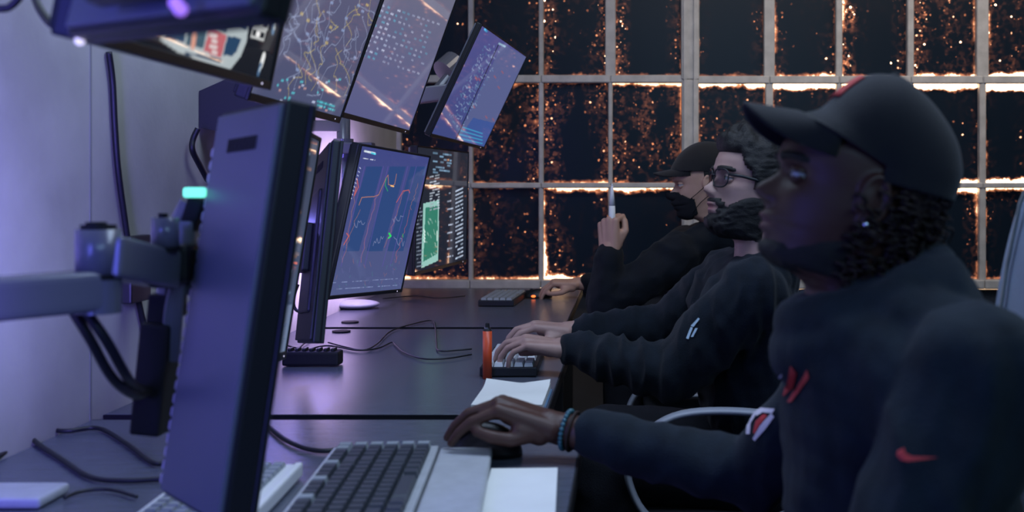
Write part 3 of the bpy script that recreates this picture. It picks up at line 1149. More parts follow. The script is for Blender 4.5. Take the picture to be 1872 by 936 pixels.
# G's pale bracket and round joint
invG = G[1].inverted()
bm = B()
c = G[1] @ Vector((0, .05, G[3] * .48))
box(bm, (c.x - .13, c.y - .06, 1.52), (.20, .07, .055), rot=Matrix.Rotation(-.12, 3, 'Y'), bev=.006)
cyl(bm, (c.x - .085, c.y - .06, 1.60), (c.x - .05, c.y - .02, 1.64), .045)
tube(bm, [Vector((WX + .02, c.y - .05, 1.52)), Vector((c.x - .2, c.y - .06, 1.52))], .02, 10)
tube(bm, [Vector((c.x - .10, c.y - .06, 1.54)), Vector((c.x - .06, c.y - .04, 1.6)), c], .022, 10)
box(bm, (WX + .012, c.y - .05, 1.52), (.022, .1, .14), bev=.004)
bmesh.ops.transform(bm, matrix=invG, verts=bm.verts[:])
obj('wall_arm', bm, M['greymetal'], G[0])

# details of the near monitor's back (A): rim with violet light in its colour, mint light, bracket, power brick
tA, MA, WA, HA = A
iA = MA.inverted()


def a_part(name, bm, m, smooth=False):
    bmesh.ops.transform(bm, matrix=iA, verts=bm.verts[:])
    return obj(name, bm, M[m], tA, smooth)


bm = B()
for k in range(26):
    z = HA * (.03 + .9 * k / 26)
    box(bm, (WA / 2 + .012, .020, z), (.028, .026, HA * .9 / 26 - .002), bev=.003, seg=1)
obj('ribbed_rim', bm, M['shellrim_lit'], tA)
a_part('status_light', box(B(), P(356, 352, 1.52), (.030, .008, .0135), bev=.004, seg=3), 'led_mint')
bm = B()
tube(bm, spline([P(350, 372, 1.56), P(325, 430, 1.56), P(310, 520, 1.56), P(300, 600, 1.57)], 6), .016, 10)
box(bm, P(330, 470, 1.55), (.045, .03, .10), bev=.006)
a_part('tilt_bracket', bm, 'greymetal')
bm = B()
box(bm, P(352, 400, 1.55), (.022, .025, .06), rot=Matrix.Rotation(.3, 3, 'Y'), bev=.004)
box(bm, P(322, 545, 1.545), (.022, .025, .05), bev=.004)
box(bm, P(314, 490, 1.53), (.02, .02, .03), bev=.004)
a_part('bracket_clamp', bm, 'blacksoft')
bm = B()
box(bm, P(286, 690, 1.55), (.040, .05, .150), rot=Matrix.Rotation(.10, 3, 'Y'), bev=.005)
box(bm, P(297, 570, 1.56), (.030, .035, .05), rot=Matrix.Rotation(.10, 3, 'Y'), bev=.004)
a_part('power_brick', bm, 'blacksoft')
bm = B()
for k in range(6):
    tube(bm, spline([P(330 + k * 2, 470 + k * 6, 1.53), P(306 + k * 5, 560, 1.53), P(300 + k * 5, 660, 1.54)], 5), .0035, 6)
a_part('cable_bundle', bm, 'shell')
# violet knob on T1's back, its glow added in the material
T1i = T1[1].inverted()
bm = B()
sph(bm, P(330, 17, .88), .0052)
sph(bm, P(321, 5, .885), .005)
rcone(bm, P(321, 5, .885), .0045, P(330, 17, .88), .0045)
bmesh.ops.transform(bm, matrix=T1i, verts=bm.verts[:])
obj('violet_knob', bm, M['knob_glow'], T1[0])
bm = sph(B(), P(146, 74, 1.08), .0045)
bmesh.ops.transform(bm, matrix=T1i, verts=bm.verts[:])
obj('corner_light', bm, M['led_white'], T1[0])

# grey jointed arm that carries monitor A
armb = P(-85, 560, 1.24)
arm = empty('jointed_stand', (armb.x, armb.y, DZ))
tag(arm, 'grey jointed monitor arm with round pivots, reaching in at the left edge', 'monitor arm')


def arm_part(name, bm, m, smooth=False):
    bmesh.ops.transform(bm, matrix=Matrix.Translation(-arm.location), verts=bm.verts[:])
    return obj(name, bm, M[m], arm, smooth)


j1 = P(178, 530, 1.36)
bm = B()
d = j1 - Vector((armb.x, armb.y, P(0, 548, 1.27).z))
ang = math.atan2(d.y, d.x)
mid = (j1 + Vector((armb.x, armb.y, P(0, 548, 1.27).z))) / 2
rot = Matrix.Rotation(ang, 3, 'Z') @ Matrix.Rotation(-math.atan2(d.z, Vector((d.x, d.y)).length), 3, 'Y')
box(bm, mid, (d.length + .01, .052, .048), rot=rot, bev=.010, seg=3)
arm_part('lower_link', bm, 'greymetal')
arm_part('pivot_base', cyl(B(), P(180, 572, 1.36), P(180, 508, 1.36), .026, seg=32), 'greymetal')
arm_part('pivot_ring', cyl(B(), P(180, 510, 1.36), P(180, 500, 1.36), .0265, seg=32), 'blacksoft')
arm_part('pivot', cyl(B(), P(180, 501, 1.36), P(180, 419, 1.36), .0255, seg=32), 'greymetal', True)
bm = cyl(B(), P(180, 420, 1.36), P(180, 411, 1.36), .020, seg=24)
cyl(bm, P(176, 412, 1.36), P(176, 406, 1.36), .012, seg=16)
arm_part('pivot_cap', bm, 'blacksoft')
bm = B()
a0, a1 = P(200, 470, 1.36), P(300, 492, 1.50)
d = a1 - a0
rot = Matrix.Rotation(math.atan2(d.y, d.x), 3, 'Z') @ Matrix.Rotation(-math.atan2(d.z, Vector((d.x, d.y)).length), 3, 'Y')
box(bm, (a0 + a1) / 2, (d.length + .02, .040, .050), rot=rot, bev=.008, seg=3)
arm_part('upper_link', bm, 'greymetal')
arm_part('tilt_pivot', cyl(B(), P(302, 452, 1.48), P(302, 398, 1.48), .0172, seg=28), 'greymetal', True)
arm_part('tilt_ring', cyl(B(), P(302, 460, 1.48), P(302, 451, 1.48), .0175, seg=24), 'blacksoft')
arm_part('tilt_knob', cyl(B(), P(298, 399, 1.48), P(298, 390, 1.48), .006, seg=16), 'blacksoft')
arm_part('head_bracket', box(B(), P(322, 480, 1.53), (.05, .05, .05), bev=.008), 'blacksteel')
arm_part('pole', cyl(B(), (armb.x, armb.y, DZ), (armb.x, armb.y, 1.12), .018, seg=24), 'greymetal', True)
arm_part('clamp_base', box(B(), (armb.x, armb.y, DZ + .012), (.10, .09, .022), bev=.005), 'greymetal')
bm = B()
for k in (0, 1):
    tube(bm, spline([P(132 + k * 22, 566, 1.37), P(165 + k * 28, 620, 1.38), P(205 + k * 22, 690 - k * 10, 1.42), P(246, 722 - k * 16, 1.48), P(275, 715, 1.53)], 8), .0062, 10)
arm_part('cable', bm, 'cable')

# pale wall post behind the chart monitor
pole = empty('wall_post', (-.90, 3.62, 1.0))
tag(pole, 'pale post bracketed to the wall behind the chart-line monitor', 'post')
obj('tube', cyl(B(), (0, 0, -.02), (0, 0, .46), .021, seg=24), M['greymetal'], pole, True)
bm = B()
box(bm, (-.075, 0, .38), (.15, .04, .035), bev=.004)
box(bm, (-.140, 0, .38), (.018, .09, .12), bev=.004)
obj('wall_bracket', bm, M['greymetal'], pole)
bm = cyl(B(), (0, 0, .28), (0, 0, .34), .031, seg=24)
box(bm, (.05, -.02, .31), (.1, .05, .035), bev=.005)
obj('collar', bm, M['greymetal'], pole)
# pale oval base under the chart monitor, on the far desk
bm = sph(B(), (0, 0, .012), (.085, .07, .016), u=32, v=12)
o = obj('oval_base', bm, M['silver'], None, True)
o.location = (-.925, 4.15, DZ)
o.location = P(652, 553, 4.22)
o.location.z = DZ + .004
tag(o, 'pale oval base lying on the far desk below the chart-line monitor', 'base')

# ------------------------------------------------------------------ keyboards


def keycap_mesh(w_, d_, h_, m):
    bm = box(B(), (0, 0, h_ / 2), (w_, d_, h_), taper=(2, .78))
    me = bpy.data.meshes.new('key')
    bm.to_mesh(me)
    bm.free()
    me.materials.append(m)
    return me


def keyboard(label, loc, rz, L, Dp, rows, body, keym, tilt=.0, rest=None, body_h=.016, kh=.010, kd=None, pattern=None, margin=.012, key_alt=None, name='keyboard'):
    """local x = along the long side, y = away from the typist; rows of keys from front (space bar) to back"""
    t = empty(name, loc, rz)
    tag(t, label, 'keyboard')
    bm = box(B(), (0, 0, body_h / 2), (L, Dp, body_h), bev=.003)
    obj('body', bm, M[body], t)
    kd = kd or (Dp - 2 * margin) / rows
    cache = {}

    def key(x, y, w_, alt=False):
        k = (round(w_, 4), alt)
        if k not in cache:
            cache[k] = keycap_mesh(w_ - .0022, kd - .0022, kh, M[key_alt if alt and key_alt else keym])
        o = bpy.data.objects.new('key', cache[k])
        COL.objects.link(o)
        o.parent = t
        o.location = (x, y, body_h - .001)

    usable = L - 2 * margin
    for r in range(rows):
        y = -Dp / 2 + margin + (r + .5) * kd
        x = -L / 2 + margin
        u = usable / (pattern or 15)
        if r == 0:
            ws = [1.25, 1.25, 1.25, 5.5, 1.25, 1.25, 1.25]
            rem = (pattern or 15) - sum(ws)
            ws += [1] * int(round(rem))
        else:
            ws = {1: [2.0] + [1] * 10 + [2], 2: [1.75] + [1] * 10 + [1.25, 1], 3: [1.5] + [1] * 11 + [1.5], 4: [1] * 12 + [2], 5: [1] * 14}.get(r, [1] * 14)[:]
            rem = (pattern or 15) - sum(ws)
            ws += [1] * int(round(rem))
        s = (pattern or 15) / sum(ws)
        for i, w_ in enumerate(ws):
            ww = w_ * u * s
            key(x + ww / 2, y, ww, alt=(i == len(ws) - 1 or (r == rows - 1 and i % 4 == 0)))
            x += ww
    return t


# near keyboard (typist sits toward +X: local +y points to -X, so the keyboard is turned by +90 deg)
kb = keyboard('large black-keyed keyboard in a silver frame with a pale palm rest', (-.385, 1.678, DZ + .002), PI / 2 + .075, .455, .172, 6, 'silver', 'keydark', key_alt='keygrey', pattern=18, margin=.010, body_h=.022, kh=.012)
bm = box(B(), (0, -.086 - .046, .010), (.455, .086, .018), bev=.005)
obj('palm_rest', bm, M['silver'], kb)
bm = box(B(), (-.185, -.118, .0195), (.05, .034, .001))
obj('rest_sticker', bm, M['keygrey'], kb)
kb2 = keyboard('white keyboard with grey keys under the near monitor back', (-.583, 1.575, DZ + .002), PI / 2 + .05, .43, .150, 6, 'white', 'keygrey', pattern=17, margin=.012, body_h=.020, kh=.008)
obj('front_lip', box(B(), (0, -.079, .012), (.43, .012, .022), bev=.004), M['white'], kb2)
kb3 = keyboard('small black keyboard with pale keycaps under two typing hands', (-.290, 2.895, DZ + .002), PI / 2 + .02, .350, .135, 5, 'black', 'keypale', pattern=14, margin=.008, body_h=.022, kh=.010)
kb4 = keyboard('small dark keyboard with grey keys alone on the far desk', (-.487, 4.455, DZ + .002), PI / 2 - .05, .36, .135, 5, 'black', 'keygrey', pattern=14, margin=.008, body_h=.022, kh=.009)


def mouse(label, loc, rz, m, glow=None, L=.115, W=.062, Hh=.036):
    t = empty('mouse', loc, rz)
    tag(t, label, 'computer mouse')
    bm = B()
    sph(bm, (0, 0, 0), (L / 2, W / 2, Hh), u=28, v=18)
    for v in bm.verts:
        if v.co.z < 0:
            v.co.z = 0
        v.co.y *= 1 - .10 * math.cos(v.co.x / L * 2 * PI)
        if v.co.x > 0:
            v.co.z *= 1 - .45 * (v.co.x / (L / 2)) ** 2
    obj('shell', bm, M[m], t, True)
    obj('wheel', cyl(B(), (L * .22, -.004, Hh * .80), (L * .22, .004, Hh * .80), .008, seg=16), M['blacksoft'], t)
    obj('button_split', box(B(), (L * .33, 0, Hh * .55), (L * .2, .0015, .02)), M['blacksoft'], t)
    if glow:
        obj('glow_strip', sph(B(), (L * .16, W * .44, .008), (.009, .004, .005)), M[glow], t)
    return t


mouse('black mouse under the near brown hand', (-.243, 1.938, DZ + .002), PI - .05, 'black', Hh=.056, L=.128, W=.066)
mouse('black mouse with an orange glow under the hand at the far desk', (-.365, 4.60, DZ + .002), PI + .1, 'black', glow='led_orange')

# paper and notebook
bm = box(B(), (0, 0, .003), (.105, .46, .006))
for v in bm.verts:
    pass
o = obj('notepad', bm, M['paper'])
o.location = (-.155, 1.60, DZ + .0005)
o.rotation_euler = (0, 0, .05)
tag(o, 'blank white notepad beside the palm rest of the black-keyed keyboard', 'notepad')
nb = empty('notebook', (-.245, 2.42, DZ))
tag(nb, 'thick white notebook with a curled page in front of the orange tube', 'notebook')
obj('page_block', box(B(), (0, 0, .010), (.142, .25, .014)), M['paper'], nb)
obj('cover', box(B(), (0, 0, .0015), (.150, .262, .003)), M['bluecover'], nb)
bm = B()
nx, ny = 12, 14
g = [[bm.verts.new(((i / nx - .5) * .142, (j / ny - .5) * .25, .0175 + .010 * max(0, (j / ny - .7) / .3) ** 2 * (abs(i / nx - .55) * 1.9))) for i in range(nx + 1)] for j in range(ny + 1)]
for j in range(ny):
    for i in range(nx):
        bm.faces.new((g[j][i], g[j][i + 1], g[j + 1][i + 1], g[j + 1][i]))
obj('top_page', bm, M['paper'], nb, True)

# orange tube
ot = empty('vape_pen', P(891, 690, 2.70))
ot.location.z = DZ + .001
tag(ot, 'orange upright tube with a dark metal tip, standing before the typing hands', 'vape')
obj('tube', cyl(B(), (0, 0, 0), (0, 0, .112), .0108, seg=28), M['orange'], ot, True)
bm = cyl(B(), (0, 0, .112), (0, 0, .118), .0108, .007, seg=24)
cyl(bm, (0, 0, .118), (0, 0, .130), .0055, .0045, seg=16)
obj('mouthpiece', bm, M['blacksoft'], ot)
obj('metal_collar', cyl(B(), (0, 0, .116), (0, 0, .121), .0075, seg=20), M['chrome'], ot)

# power strip
ps = empty('power_strip', (-.80, 2.90, DZ))
ps.location.x = (572 - VX) * 2.90 / FP
tag(ps, 'black power strip of sockets on the middle desk by the wall', 'power strip')
obj('body', box(B(), (0, 0, .020), (.142, .055, .036), bev=.006), M['blacksoft'], ps)
bm = B()
for k in range(7):
    box(bm, (-.055 + k * .018, 0, .041), (.010, .03, .008), bev=.002, seg=1)
obj('plug', bm, M['black'], ps)['kind'] = 'stuff'

# cable grommets, flat discs on the desks
for k, (px, py, lab) in enumerate(((640, 590, 'flat black disc on the far desk close to its near edge'), (624, 607, 'flat black disc on the middle desk close to its far edge'))):
    Y = FP * (CZ - DZ) / (py - VY)
    p = P(px, py, Y)
    bm = cyl(B(), (0, 0, 0), (0, 0, .004), .028, seg=24)
    o = obj('cable_grommet', bm, M['blacksoft'])
    o.location = (p.x, min(p.y, 3.59) if k else max(p.y, 3.71), DZ + .0005)
    tag(o, lab, 'grommet', 'cable grommets')

# pale rounded gadget at the lower left
gd = obj('gadget', box(B(), (0, 0, .008), (.16, .09, .016), bev=.007, seg=4), M['silver'], None, True)
gd.location = (P(0, 912, 1.66).x + .0, 1.66, DZ + .001)
tag(gd, 'pale slim rounded gadget lying on the near desk at the left edge', 'gadget')


# ------------------------------------------------------------------ cables
def desk_pt(px, py, h=.006):
    Y = FP * (CZ - DZ - h) / (py - VY)
    return P(px, py, Y)


def cable(pts, r, label, name='cable', m='cable'):
    bm = tube(B(), spline(pts, 8), r, 8)
    o = obj(name, bm, M[m], None, True)
    tag(o, label, 'cable')
    return o


def wall_pt(px, py, off=.008):
    Y = (WX + off) * FP / (px - VX)
    return P(px, py, Y)


cable([wall_pt(199, 95), wall_pt(206, 150), wall_pt(210, 230), wall_pt(216, 310), wall_pt(228, 400), wall_pt(243, 500), wall_pt(262, 590), wall_pt(272, 640)], .0065, 'long black cable hanging down the plaster wall from behind the television', 'hanging_cable')
cable([wall_pt(362, 235, .03), wall_pt(353, 255, .02), wall_pt(352, 275, .02), wall_pt(364, 300, .02), wall_pt(380, 330, .02)], .007, 'short black cable below the black wall bracket', 'hanging_cable')
cable([P(62, -10, 1.5), P(72, 15, 1.45), P(90, 40, 1.4), P(108, 50, 1.36), P(122, 52, 1.32)], .0055, 'thick dark cable curving into the overhead monitor', 'hanging_cable')
cable([P(-6, 16, 1.3), P(15, 14, 1.3), P(32, 0, 1.3), P(40, -14, 1.3)], .0045, 'violet-lit cable loop in the upper left corner', 'hanging_cable')
cable([desk_pt(-20, 808), desk_pt(20, 786), desk_pt(60, 783), desk_pt(120, 788), desk_pt(180, 783), desk_pt(230, 810), desk_pt(280, 846), desk_pt(306, 842)], .0042, 'thin black cable arching along the wall side of the near desk')
cable([desk_pt(50, 790), desk_pt(70, 812), desk_pt(110, 838), desk_pt(165, 872), desk_pt(225, 879), desk_pt(300, 876), desk_pt(360, 880)], .0042, 'black cable sagging across the near desk toward the monitor back')
cable([desk_pt(-10, 838), desk_pt(18, 820), desk_pt(32, 798), desk_pt(44, 789)], .004, 'short cable end at the left edge of the near desk')
cable([desk_pt(118, 910), desk_pt(150, 898), desk_pt(200, 895), desk_pt(250, 908)], .0028, 'faint dark cable arching behind the white keyboard')
cable([desk_pt(458, 758), desk_pt(485, 775), desk_pt(520, 803), desk_pt(560, 820), desk_pt(600, 824), desk_pt(640, 815)], .0042, 'dark cable running to the back of the black-keyed keyboard')
cable([desk_pt(600, 626), desk_pt(630, 634), desk_pt(665, 640), desk_pt(690, 628), desk_pt(715, 605), desk_pt(760, 591), desk_pt(790, 586), desk_pt(796, 600), desk_pt(798, 625), desk_pt(803, 641), desk_pt(840, 640), desk_pt(862, 638)], .0022, 'thin black cable looping from the power strip to the small pale-key keyboard')
cable([desk_pt(520, 655), desk_pt(560, 640), desk_pt(600, 632), desk_pt(650, 640), desk_pt(690, 637), desk_pt(716, 626), desk_pt(724, 632), desk_pt(740, 645), desk_pt(775, 656), desk_pt(820, 655), desk_pt(862, 648)], .0022, 'thin black cable sagging across the middle desk below the loop')
cable([desk_pt(526, 632), desk_pt(545, 636), desk_pt(556, 628), desk_pt(566, 622)], .0022, 'tangled thin cable left of the power strip')
cable([P(545, 520, 2.9), P(537, 545, 2.9), P(540, 565, 2.9), P(556, 572, 2.85), P(574, 570, 2.77)], .004, 'black cable looping behind the edge-on monitor', 'hanging_cable')
cable([desk_pt(700, 546), desk_pt(760, 541), desk_pt(800, 545), desk_pt(850, 541)], .002, 'thin cable running to the dark keyboard on the far desk')

# ------------------------------------------------------------------ chairs


def chair(loc, rz, label, top=1.27, armm='chairplastic', arm_z=.70):
    """origin on the floor under the seat centre; local -x is forward"""
    t = empty('office_chair', loc, rz)
    tag(t, label, 'chair', 'office chairs in a row')
    obj('seat', box(B(), (0, 0, .43), (.50, .50, .09), bev=.035, seg=4), M['seatdark'], t, True)
    # backrest lofted slab
    bm = B()
    prof = [(.44, .235, .20), (.55, .245, .235), (.75, .255, .255), (.95, .275, .262), (1.08, .292, .255), (1.17, .300, .225), (top - .035, .318, .18), (top - .008, .326, .13), (top, .330, .07)]
    kz = (top - .44) / (1.285 - .44)
    prof = [(.44 + (z - .44) * kz if i < 6 else z, x, hw) for i, (z, x, hw) in enumerate(prof)]
    rings = []
    for i, (z, x, hw) in enumerate(prof):
        th = .045 if i < len(prof) - 2 else (.035 if i == len(prof) - 2 else .018)
        ring = []
        n = 28
        for k in range(n):
            a = 2 * PI * k / n
            cx, sy = math.cos(a), math.sin(a)
            yy = hw * math.copysign(abs(sy) ** .55, sy)
            xx = th * math.copysign(abs(cx) ** .7, cx) - .03 * (abs(yy) / .25) ** 2
            ring.append(bm.verts.new((x + xx, yy, z)))
        rings.append(ring)
    for i in range(len(rings) - 1):
        for k in range(28):
            bm.faces.new((rings[i][k], rings[i][(k + 1) % 28], rings[i + 1][(k + 1) % 28], rings[i + 1][k]))
    bm.faces.new(rings[0][::-1])
    bm.faces.new(rings[-1])
    bmesh.ops.recalc_face_normals(bm, faces=bm.faces[:])
    bk = obj('backrest', bm, M['leather'], t, True)
    sd = bk.modifiers.new('sub', 'SUBSURF')
    sd.levels = sd.render_levels = 2
    bm = B()
    for s in (-1, 1):
        tube(bm, [Vector((x - .043 - .03 * (hw * .72 / .25) ** 2 - .002, s * hw * .72, z)) for z, x, hw in prof[1:7]], .003, 6)
    obj('seam', bm, M['silver'], t)
    for s in (-1, 1):
        bm = B()
        pts = spline([(-.02, s * .285, .46), (-.20, s * .285, .47), (-.265, s * .285, .56), (-.25, s * .285, arm_z - .06), (-.17, s * .285, arm_z), (-.05, s * .285, arm_z + .012), (.07, s * .285, arm_z - .005), (.13, s * .285, arm_z - .06), (.12, s * .285, .52), (-.02, s * .285, .46)], 6)
        tube(bm, pts, .013, 10, sq=(1.5, .62))
        obj('armrest', bm, M[armm], t, True)
    obj('gas_lift', cyl(B(), (0, 0, .10), (0, 0, .40), .028, .022), M['blacksteel'], t)
    obj('seat_plate', box(B(), (0, 0, .385), (.26, .56, .025), bev=.005), M['blacksteel'], t)
    for k in range(5):
        a = 2 * PI * k / 5 + .3
        d = Vector((math.cos(a), math.sin(a), 0))
        lg = obj('leg', tube(B(), [Vector((0, 0, .11)), d * .16 + Vector((0, 0, .10)), d * .30 + Vector((0, 0, .075))], [.024, .020, .014], 8), M['blacksteel'], t)
        bm = B()
        s = d.cross(Vector((0, 0, 1)))
        for q in (-1, 1):
            cyl(bm, d * .30 + s * (q * .014 - .008) + Vector((0, 0, .03)), d * .30 + s * (q * .014 + .008) + Vector((0, 0, .03)), .03, seg=16)
        cyl(bm, d * .30 + Vector((0, 0, .03)), d * .30 + Vector((0, 0, .08)), .008, seg=10)
        obj('caster', bm, M['blacksoft'], lg)
    return t


chair((.315, 1.49, 0), -.02, 'pale leather office chair behind the man in the dark cap with a red patch', top=1.285, arm_z=.66, armm='blacksteel')
chair((.265, 2.745, 0), .0, 'office chair with a pale loop armrest under the man in glasses', top=1.05, arm_z=.700)
chair((.30, 4.30, 0), .0, 'office chair hidden beneath the man in the face mask', top=1.0, arm_z=.68)

# ------------------------------------------------------------------ people
HN, HT = 92, 96


def lerp_tab(tab, z):
    zs = [t[0] for t in tab]
    return [np.interp(z, zs, [t[k] for t in tab]) for k in range(1, len(tab[0]))]


# z(mm), front x, back x, half width, section exponent
HEAD = [(-165, 18, -92, 58, 1.0), (-145, 20, -90, 56, 1.0), (-128, 24, -88, 55, 1.0), (-117, 42, -86, 55, 1.0), (-110, 68, -85, 55, .98), (-104, 83, -84, 55, .95), (-96, 90, -84, 57, .92),
        (-88, 91, -84, 60, .9), (-79, 92, -85, 62, .9), (-68, 98, -86, 64, .9), (-61, 96.5, -88, 66, .9), (-54, 102, -90, 67, .9), (-46, 98, -92, 69, .9), (-40, 96, -94, 70, .9), (-27, 92, -98, 72, .9),
        (0, 89, -104, 74, .9), (8, 90, -105, 75, .9), (24, 98, -107, 76, .9), (45, 97, -108, 77, .92), (65, 90, -106, 76, .95), (85, 74, -99, 70, 1.0), (100, 52, -86, 58, 1.0), (112, 22, -62, 38, 1.0), (118, -10, -30, 12, 1.0)]


def gauss(a, s):
    return math.exp(-(a / s) ** 2)


NOSE = [(14, 0), (7, 4), (-2, 11), (-10, 19), (-17, 26), (-23, 29), (-29, 26), (-35, 14), (-41, 3), (-46, 0)]


def head_point(th, z, jaw=1.0):
    """surface point of the template head, mm; th = 0 at the face's middle line"""
    xf, xb, hw, ex = lerp_tab(HEAD, z)
    ex *= 1.12
    cx = (xf + xb) / 2 * .0 - 8
    af, ab = xf - cx, cx - xb
    c, s = math.cos(th), math.sin(th)
    x = cx + (af if c > 0 else ab) * math.copysign(abs(c) ** (1.0 if c < 0 else ex), c)
    y = hw * math.copysign(abs(s) ** .92, s)
    if c > 0:
        nz = np.interp(-z, [-n[0] for n in NOSE], [n[1] for n in NOSE])
        sg = 7.0 + 6.5 * max(0, min(1, (6 - z) / 36))
        x += nz * gauss(y, sg)
        # nostril wings
        x += 7 * gauss(abs(y) - 14, 6) * gauss(z + 31, 7)
        # eye sockets, brow, cheeks
        x -= 11 * gauss(abs(y) - 31, 15) * gauss(z - 5, 11)
        x += 4 * gauss(abs(y) - 26, 22) * gauss(z - 23, 7)
        x += 4 * gauss(abs(y) - 44, 16) * gauss(z + 22, 14)
        # lips stay in the middle, cheeks fall back beside the mouth
        x -= 5 * gauss(abs(y) - 36, 14) * gauss(z + 60, 16)
        lipw = gauss(y, 22)
        x += 5.0 * lipw * (gauss(z + 54, 4.2) + gauss(z + 67, 4.6)) - 6 * lipw * gauss(z + 60.5, 2.0)
        x += 4 * gauss(y, 16) * gauss(z + 94, 9)
    return Vector((x, y, z)) * .001


class Head:
    def __init__(self, origin, yaw, pitch, scale=1.0, roll=0.0, fore=0.0):
        self.M = Matrix.Translation(Vector(origin)) @ Matrix.Rotation(PI + yaw, 4, 'Z') @ Matrix.Rotation(-pitch, 4, 'Y') @ Matrix.Rotation(roll, 4, 'X') @ Matrix.Scale(scale, 4)
        self.zs = np.linspace(-165, 117.5, HN)
        self.th = [2 * PI * k / HT - PI for k in range(HT)]
        self.g = [[head_point(t, z) for t in self.th] for z in self.zs]
        for row in self.g:
            for p in row:
                if p.z > .042:
                    k = (p.z - .042) / .076
                    p.x -= fore * .030 * k * max(0, min(1, (p.x + .02) / .08))
                    p.y *= 1 - .12 * k * (fore > .5)

    def w(self, x, y, z):
        return self.M @ (Vector((x, y, z)) * .001)

    def skin_bm(self, bm):
        vs_ = [[bm.verts.new(self.M @ p) for p in row] for row in self.g]
        for i in range(HN - 1):
            for k in range(HT):
                bm.faces.new((vs_[i][k], vs_[i][(k + 1) % HT], vs_[i + 1][(k + 1) % HT], vs_[i + 1][k]))
        bm.faces.new(vs_[0][::-1])
        bm.faces.new(vs_[-1])
        bmesh.ops.recalc_face_normals(bm, faces=bm.faces[:])
        # ears
        for s in (-1, 1):
            R_ = (self.M.to_3x3().normalized() @ Matrix.Rotation(s * .35, 3, 'Z') @ Matrix.Rotation(.15, 3, 'Y'))
            k = self.M.median_scale
            sph(bm, self.w(-12, s * 77, -8), (.016 * k, .007 * k, .028 * k), rot=R_)
            sph(bm, self.w(-10, s * 76, -32), (.009 * k, .0065 * k, .010 * k), rot=R_)
            pts = [self.w(-12 + 17 * math.cos(a), s * (81 + 2 * math.sin(a)), -6 + 29 * math.sin(a)) for a in np.linspace(-.6, 4.2, 18)]
            tube(bm, pts, .0038 * k, 8)
    def normals(self):
        N = []
        for i in range(HN):
            row = []
            for k in range(HT):
                a = self.g[i][(k + 1) % HT] - self.g[i][k - 1]
                b_ = self.g[min(i + 1, HN - 1)][k] - self.g[max(i - 1, 0)][k]
                n = a.cross(b_)
                n = n.normalized() if n.length > 1e-9 else Vector((0, 0, 1))
                row.append(n)
            N.append(row)
        return N

    def shell(self, name, thick, m, parent, smooth=True, inner=-.002, sub=False):
        """thickened patch of the head surface: thick(th, z, p) -> metres, None = not covered"""
        N = self.normals()
        bm = B()
        T = [[thick(self.th[k], self.zs[i], self.g[i][k] * 1000) for k in range(HT)] for i in range(HN)]
        o_, i_ = {}, {}
        for i in range(HN):
            for k in range(HT):
                if T[i][k] is None:
                    continue
                o_[(i, k)] = bm.verts.new(self.M @ (self.g[i][k] + N[i][k] * T[i][k]))
                i_[(i, k)] = bm.verts.new(self.M @ (self.g[i][k] + N[i][k] * inner))
        faces = set()
        for i in range(HN - 1):
            for k in range(HT):
                q = ((i, k), (i, (k + 1) % HT), (i + 1, (k + 1) % HT), (i + 1, k))
                if all(v in o_ for v in q):
                    bm.faces.new([o_[v] for v in q])
                    bm.faces.new([i_[v] for v in q[::-1]])
                    faces.add((i, k))
        for (i, k) in faces:
            k1 = (k + 1) % HT
            for nb_, a, c_ in (((i - 1, k), (i, k), (i, k1)), ((i + 1, k), (i + 1, k1), (i + 1, k)), ((i, (k - 1) % HT), (i + 1, k), (i, k)), ((i, k1), (i, k1), (i + 1, k1))):
                if nb_ not in faces:
                    try:
                        bm.faces.new((o_[c_], o_[a], i_[a], i_[c_]))
                    except ValueError:
                        pass
        loose = [v for v in bm.verts if not v.link_faces]
        bmesh.ops.delete(bm, geom=loose, context='VERTS')
        bmesh.ops.recalc_face_normals(bm, faces=bm.faces[:])
        return obj(name, bm, M[m], parent, smooth)

    def eyes(self, parent, look=(0, 0), skin='skin_pale'):
        k = self.M.median_scale
        R_ = self.M.to_3x3().normalized()
        for s in (-1, 1):
            c = self.w(73.5, s * 31, 5.0)
            e = obj('eye', sph(B(), c, .0118 * k, u=24, v=16), M['eyewhite'], parent, True)
            d = (self.M.to_3x3() @ Vector((1, look[0], look[1]))).normalized()
            obj('iris', sph(B(), c + d * .0062 * k, .0070 * k, u=18, v=12), M['iris'], e, True)
            for up in (1, -1):
                bm = sph(B(), (0, 0, 0), .0132 * k, u=28, v=20)
                cut = .0042 * k if up > 0 else .0056 * k
                kill = [v for v in bm.verts if up * v.co.z + .18 * v.co.x * (-1 if up > 0 else -1) * 0 < cut - abs(v.co.y) * .30]
                bmesh.ops.delete(bm, geom=kill, context='VERTS')
                bmesh.ops.transform(bm, matrix=Matrix.Translation(c) @ R_.to_4x4(), verts=bm.verts[:])
                o = obj('eyelid', bm, M[skin], parent, True)
                sd = o.modifiers.new('solid', 'SOLIDIFY')
                sd.thickness = .0012
                sd.offset = 0


